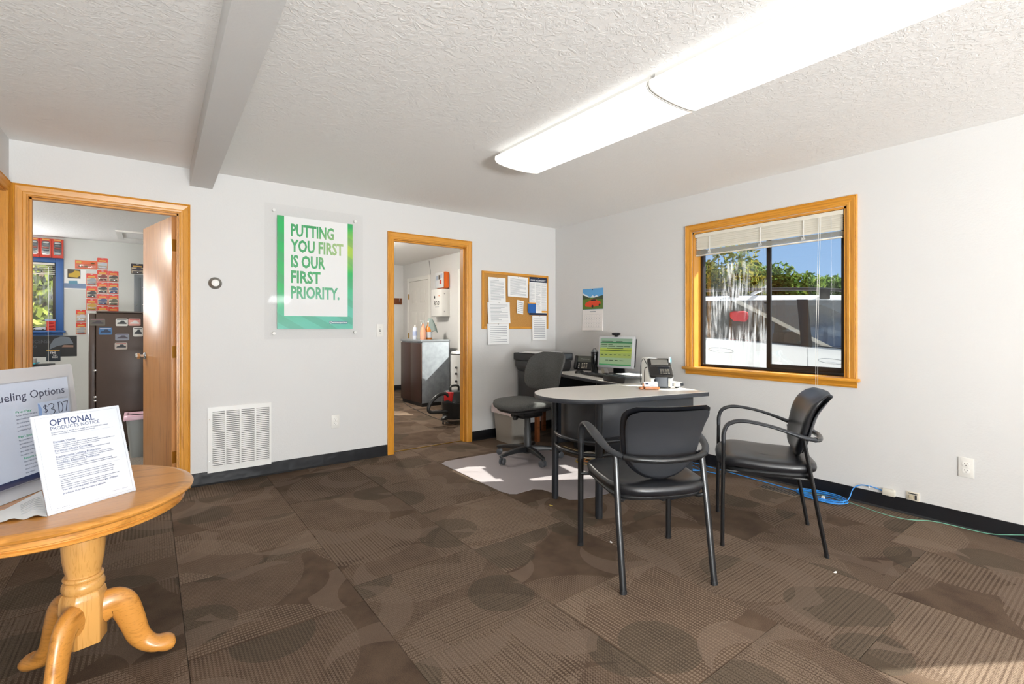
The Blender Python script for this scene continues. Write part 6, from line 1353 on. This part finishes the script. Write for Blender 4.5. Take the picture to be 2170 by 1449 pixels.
# white SUV parked outside the window
GZ = -0.10
fd = Vector((0.55, -0.835, 0)).normalized(); sn_ = Vector((fd.y, -fd.x, 0))   # visible side normal
pt0 = Vector((5.574, 2.568, 0))                     # on the visible side at car x = -0.07
org = pt0 + fd * 0.07 - sn_ * 0.94
suv = thing('parked_car', 'white sport utility car with roof rails parked outside the window', 'car', (org.x, org.y, GZ), math.atan2(fd.y, fd.x))
M('car_white', '#E9EDF2', 0.2, 0, 0.5, coat=0.6); M('car_black', '#17191C', 0.35); M('car_gap', '#9AA2AA', 0.5); M('tyre', '#18181A', 0.8); M('car_alloy', '#A9ADB2', 0.3, 0.9)
pane('car_glass', (0.22, 0.26, 0.30, 1), 0.16, 0.02)
def belt(x): return 1.200 - 0.0925 * (x + 0.85)
def body_ring(x):
    if x > 1.6: top = 0.985 - 0.10 * (x - 1.6) - 0.12 * max(0, x - 2.0) ** 2 * 4
    else: top = belt(x)
    if x < -2.25: top -= (-2.25 - x) * 0.6
    k = 1.0 - 0.10 * max(0, abs(x) - 1.9) ** 2 * 4
    w = 0.955 * k; bot = 0.28 + 0.10 * max(0, abs(x) - 2.0)
    h = [(-w * 0.90, bot), (-w * 0.985, bot + 0.10), (-w, 0.62), (-w * 0.995, 0.82), (-w * 0.985, top - 0.10), (-w * 0.965, top - 0.012), (-w * 0.93, top)]
    return [(x, y, z) for y, z in h] + [(x, -y, z) for y, z in h[::-1]]
MB().loft([body_ring(-2.42 + 4.84 * i / 30) for i in range(31)]).build('body', 'car_white', suv, smooth=True, ang=50)
def roofz(x):
    if x > 0.75: return max(belt(x) + 0.005, 1.690 - 0.62 * max(0, x - 0.75) ** 1.15)
    if x < -1.7: return max(belt(x) + 0.005, 1.665 - 0.95 * (-1.7 - x) ** 1.1)
    return 1.70 - 0.012 * (x + 0.4) ** 2
def gh_y(x, z):
    b = belt(x); return 0.905 - 0.205 * max(0.0, z - b) / (1.62 - 1.12)
def gh_ring(x):
    b = belt(x) - 0.01; zr = roofz(x); e = max(b + 0.002, zr - 0.075)
    ye = gh_y(x, e)
    h = [(-0.905, b), (-ye, e), (-ye + 0.03, e + (zr - e) * 0.55), (-ye * 0.72, e + (zr - e) * 0.88)]
    return [(x, y, z) for y, z in h] + [(x, 0, zr)] + [(x, -y, z) for y, z in h[::-1]]
# upper body: roof skin and pillars (side openings left for the glass)
xs = [-2.30 + 3.70 * i / 40 for i in range(41)]
MB().loft([gh_ring(x)[1:8] for x in xs if x < 1.25], caps=False).build('roof', 'car_white', suv, smooth=True, ang=60, recalc=True)
SW = [(-1.95, -0.98, 'quarter'), (-0.86, 0.20, 'rear'), (0.31, 1.50, 'front')]
for sd in (-1, 1):
    band = MB()
    for a, b in ((-2.30, -1.95), (-0.98, -0.86), (0.20, 0.31)):
        pts = [(x, sd * (gh_y(x, z) + 0.002), z) for x, z in ((a, belt(a)), (b, belt(b)), (b, roofz(b) - 0.07), (a, roofz(a) - 0.07))]
        band = MB().add(pts + [(x, y - sd * 0.03, z) for x, y, z in pts], [[0, 1, 2, 3], [7, 6, 5, 4], [0, 4, 5, 1], [1, 5, 6, 2], [2, 6, 7, 3], [3, 7, 4, 0]])
        band.build('pillar', 'car_white' if a < -2 else 'car_black', suv)
    for a, b, nm in SW:
        n = 10; ring_b = []; ring_t = []
        for i in range(n + 1):
            x = a + (b - a) * i / n
            zt = roofz(x) - 0.078
            if nm == 'quarter': zt = min(zt, belt(x) + 0.03 + 0.40 * min(1, ((x - a) / 0.5)) ** 0.5)
            if nm == 'front': zt = min(zt, belt(x) + max(0.01, (b - x) * 1.15))
            zb_ = belt(x) + 0.012
            ring_b.append((x, sd * (gh_y(x, zb_) + 0.004), zb_)); ring_t.append((x, sd * (gh_y(x, zt) + 0.004), zt))
        fcs = [[i, i + 1, n + 2 + i, n + 1 + i] for i in range(n)]
        MB().add(ring_b + ring_t, fcs).build('side_window', 'car_glass', suv, recalc=False, smooth=True)
        MB().tube(ring_b, 0.007, 5).build('belt_moulding', 'car_black', suv)
    # door gaps, handles, rails
    for xg in (-0.82, 0.255, 1.32):
        MB().tube(bez([(xg + (0.0 if xg > 0 else 0.05), sd * 0.925, belt(xg) - 0.02), (xg - (0.0 if xg > 0 else 0.02), sd * 0.944, 0.95), (xg - (0 if xg > 0 else 0.05), sd * 0.955, 0.75), (xg, sd * 0.953, 0.5)], 4), 0.003, 5).build('door_gap', 'car_gap', suv)
    for xh in (-0.615, 0.485):
        zh = belt(xh) - 0.135
        MB().tube([(xh + 0.130 * math.cos(q), sd * (0.9435), zh + 0.026 * math.sin(q) - 0.09 * 0.130 * math.cos(q)) for q in [2 * PI * i / 28 for i in range(28)]], 0.0035, 5, closed=True).build('handle_recess', 'car_gap', suv)
        MB().ellipsoid(0.055, 0.010, 0.011, 0.8, 0.8, 16, 8).build('door_handle', 'car_white', suv, (xh - 0.01, sd * 0.948, zh - 0.018), (0, R(5.3), 0), True)
    MB().tube(bez([(-1.55, sd * 0.66, 1.665), (-1.40, sd * 0.67, 1.725), (-0.6, sd * 0.68, 1.755), (0.5, sd * 0.67, 1.735), (0.75, sd * 0.66, 1.675)], 6), 0.017, 8).build('roof_rail', 'car_black', suv, smooth=True)
    for xr in (-1.32, -0.45, 0.48): MB().box(xr - 0.05, xr + 0.05, sd * 0.67 - 0.018, sd * 0.67 + 0.018, 1.63, 1.745).build('rail_foot', 'car_black', suv, bevel=0.005)
    for xw in (-1.40, 1.42):
        w_ = MB().lathe([(0.22, -0.11), (0.33, -0.11), (0.36, -0.08), (0.36, 0.08), (0.33, 0.11), (0.22, 0.11)], 32).build('tyre', 'tyre', suv, (xw, sd * 0.86, 0.362), (PI / 2, 0, 0), True)
        MB().lathe([(0.0, -0.04), (0.22, -0.09), (0.225, 0.09), (0.0, 0.05)], 20).build('rim', 'car_alloy', w_)
    MB().ellipsoid(0.05, 0.11, 0.075, 0.7, 0.7, 16, 10).build('side_mirror', 'car_white', suv, (1.30, sd * 1.02, 1.10), smooth=True)
for yb in (-1.42, -0.42): pass
for xb in (-1.18, -0.1): MB().tube([(xb, -0.70, 1.78), (xb, 0.70, 1.78)], 0.022, 8).build('roof_crossbar', 'silver_plastic', suv, smooth=True)
MB().add([(1.20, -0.68, roofz(1.2)), (1.20, 0.68, roofz(1.2)), (1.72, 0.84, 0.975), (1.72, -0.84, 0.975)], [[0, 1, 2, 3]]).build('windscreen', 'car_glass', suv, recalc=False)
MB().add([(-2.02, -0.68, 1.42), (-2.02, 0.68, 1.42), (-2.31, 0.80, belt(-2.3)), (-2.31, -0.80, belt(-2.3))], [[0, 1, 2, 3]]).build('rear_window', 'car_glass', suv, recalc=False)
M('car_interior', '#3B3E44', 0.8); M('reflection_red', '#B81F2E', 0.6)
MB().box(-2.1, 1.0, -0.78, 0.78, 0.45, 0.62).build('cabin_floor', 'car_interior', suv)
for x, y in ((0.25, -0.42), (0.25, 0.42), (-0.75, -0.45), (-0.75, 0.45)):
    MB().box(x - 0.10, x + 0.12, y - 0.25, y + 0.25, 0.62, 1.25).build('seat_back', 'car_interior', suv, bevel=0.05)
    MB().box(x - 0.06, x + 0.06, y - 0.12, y + 0.12, 1.28, 1.46).build('headrest', 'car_interior', suv, bevel=0.04)
MB().box(-0.52, -0.30, -0.82, -0.71, 1.10, 1.50).build('red_reflection', 'reflection_red', suv, bevel=0.05)  # red block inside the cabin stands in for a reflection in the side glass
MB().tube([(0.78 + 0.0, -0.42 + 0.17 * math.cos(q), 1.10 + 0.17 * math.sin(q)) for q in [2 * PI * i / 20 for i in range(20)]], 0.014, 6, closed=True).build('steering_wheel', M('wheel_grey', '#AEB8B4', 0.5), suv)

# trees beyond the parking lot and shrubs behind the office
def tree(name, x, y, h, rx, rz, n, cols, label, seed, cat='tree', low=0.3, leaf=0.16):
    rnd = random.Random(seed)
    o = thing(name, label, cat, (x, y, GZ), 0, 'trees and shrubs outside')
    P = bez([(0, 0, 0), (rnd.uniform(-.1, .1), rnd.uniform(-.1, .1), h * 0.4), (rnd.uniform(-.2, .2), rnd.uniform(-.2, .2), h * 0.85)], 6)
    MB().tube(P, [0.03 * h * (1 - 0.75 * i / (len(P) - 1)) + 0.01 for i in range(len(P))], 8).build('trunk', M('bark', '#5A4A3A', 0.9), o, smooth=True)
    for b in range(6):
        a = rnd.uniform(0, 2 * PI); z0 = h * rnd.uniform(0.3, 0.6)
        MB().tube([(0, 0, z0), (0.5 * rx * math.cos(a), 0.5 * rx * math.sin(a), z0 + h * 0.15), (0.85 * rx * math.cos(a), 0.85 * rx * math.sin(a), z0 + h * 0.24)], [0.012 * h, 0.008 * h, 0.003 * h], 6).build('branch', 'bark', o)
    blobs = [(rnd.uniform(-0.6, 0.6) * rx, rnd.uniform(-0.6, 0.6) * rx, h - rz + rnd.uniform(-0.75, 0.55) * rz, rnd.uniform(0.35, 0.6)) for _ in range(12)]
    for ci, col in enumerate(cols):
        V = []; F = []
        for i in range(n // len(cols)):
            bx_, by_, bz_, br = rnd.choice(blobs)
            d = Vector((rnd.gauss(0, 1), rnd.gauss(0, 1), rnd.gauss(0, 1))).normalized() * (rnd.random() ** 0.35)
            c = Vector((bx_ + d.x * br * rx, by_ + d.y * br * rx, max(low, bz_ + d.z * br * rz)))
            u = Vector((rnd.gauss(0, 1), rnd.gauss(0, 1), rnd.gauss(0, 1))).normalized(); v = u.orthogonal().normalized(); s_ = leaf * rnd.uniform(0.6, 1.2)
            k_ = len(V); V += [c + u * s_, c + v * s_ * 0.55, c - u * s_, c - v * s_ * 0.55]; F.append([k_, k_ + 1, k_ + 2, k_ + 3])
        f = MB(); f.V = V; f.F = F
        fo = f.build('foliage', leaf_mat(col), o, recalc=False); fo['kind'] = 'stuff'
    return o
def leaf_mat(col):
    nm = 'leaf_' + col[1:]
    if nm in MATS: return MATS[nm]
    t = NT(nm)
    d = t.n('ShaderNodeBsdfDiffuse', {'Color': lin(col)}); tl = t.n('ShaderNodeBsdfTranslucent', {'Color': lin(col)})
    m_ = t.n('ShaderNodeMixShader', {0: 0.45, 1: d.outputs[0], 2: tl.outputs[0]}); t.l(m_.outputs[0], t.o.inputs['Surface'])
    return t.m
def tpos(px, d):
    r = (px - CX) / F_PX; return (cA + r * sA) * d, (sA - r * cA) * d
GR = ['#6E7F3E', '#8A9448', '#4F6232', '#A39A4A']
TREES = [(1500, 25, 5.5, 2.4, 2.2, 'broad yellow-green tree at the left of the window view', GR), (1565, 24, 5.3, 2.1, 2.1, 'dense green tree beside the left window tree', GR[1:]), (1612, 26, 5.5, 1.8, 2.0, 'green tree just left of the window mullion', GR), (1660, 25, 4.4, 1.6, 1.5, 'green tree just right of the window mullion', ['#5E7A3A', '#788B42', '#44602E']),
         (1712, 33, 4.2, 1.6, 1.2, 'small orange tinted tree over the car roof', ['#A8803E', '#8F8A44', '#6A7A3A']), (1748, 31, 4.6, 1.7, 1.4, 'small green tree right of centre over the car roof', ['#5E7A3A', '#6E8A44']), (1790, 33, 4.3, 2.0, 1.4, 'green shrub tree at the right of the window view', ['#5C7438', '#8A9246', '#3F5230']), (1690, 38, 3.6, 3.2, 1.2, 'low hedge of trees in the distance behind the car', ['#5C7438', '#7A8446']), (1845, 32, 4.6, 2.4, 1.6, 'green tree hidden past the right window jamb', GR), (1440, 26, 5.0, 2.4, 1.8, 'green tree hidden past the left window jamb', GR)]
for i, (px, d, h, rx, rz, lab, cc) in enumerate(TREES):
    x, y = tpos(px, d); tree('tree', x, y, h, rx, rz, 6500, cc, lab, 100 + i)
for i, (x, y, h, lab) in enumerate(((-1.75, 12.2, 3.6, 'leafy shrub outside the blue office window, nearer one'), (-2.6, 13.6, 4.4, 'leafy shrub outside the blue office window, farther one'), (-0.9, 13.4, 4.2, 'leafy shrub behind the small office, right one'))):
    tree('shrub', x, y, h, 1.3, 1.7, 3600, ['#8C9A45', '#A9AC56', '#6F7F38', '#59652F'], lab, 200 + i, 'shrub', 0.1, 0.12)
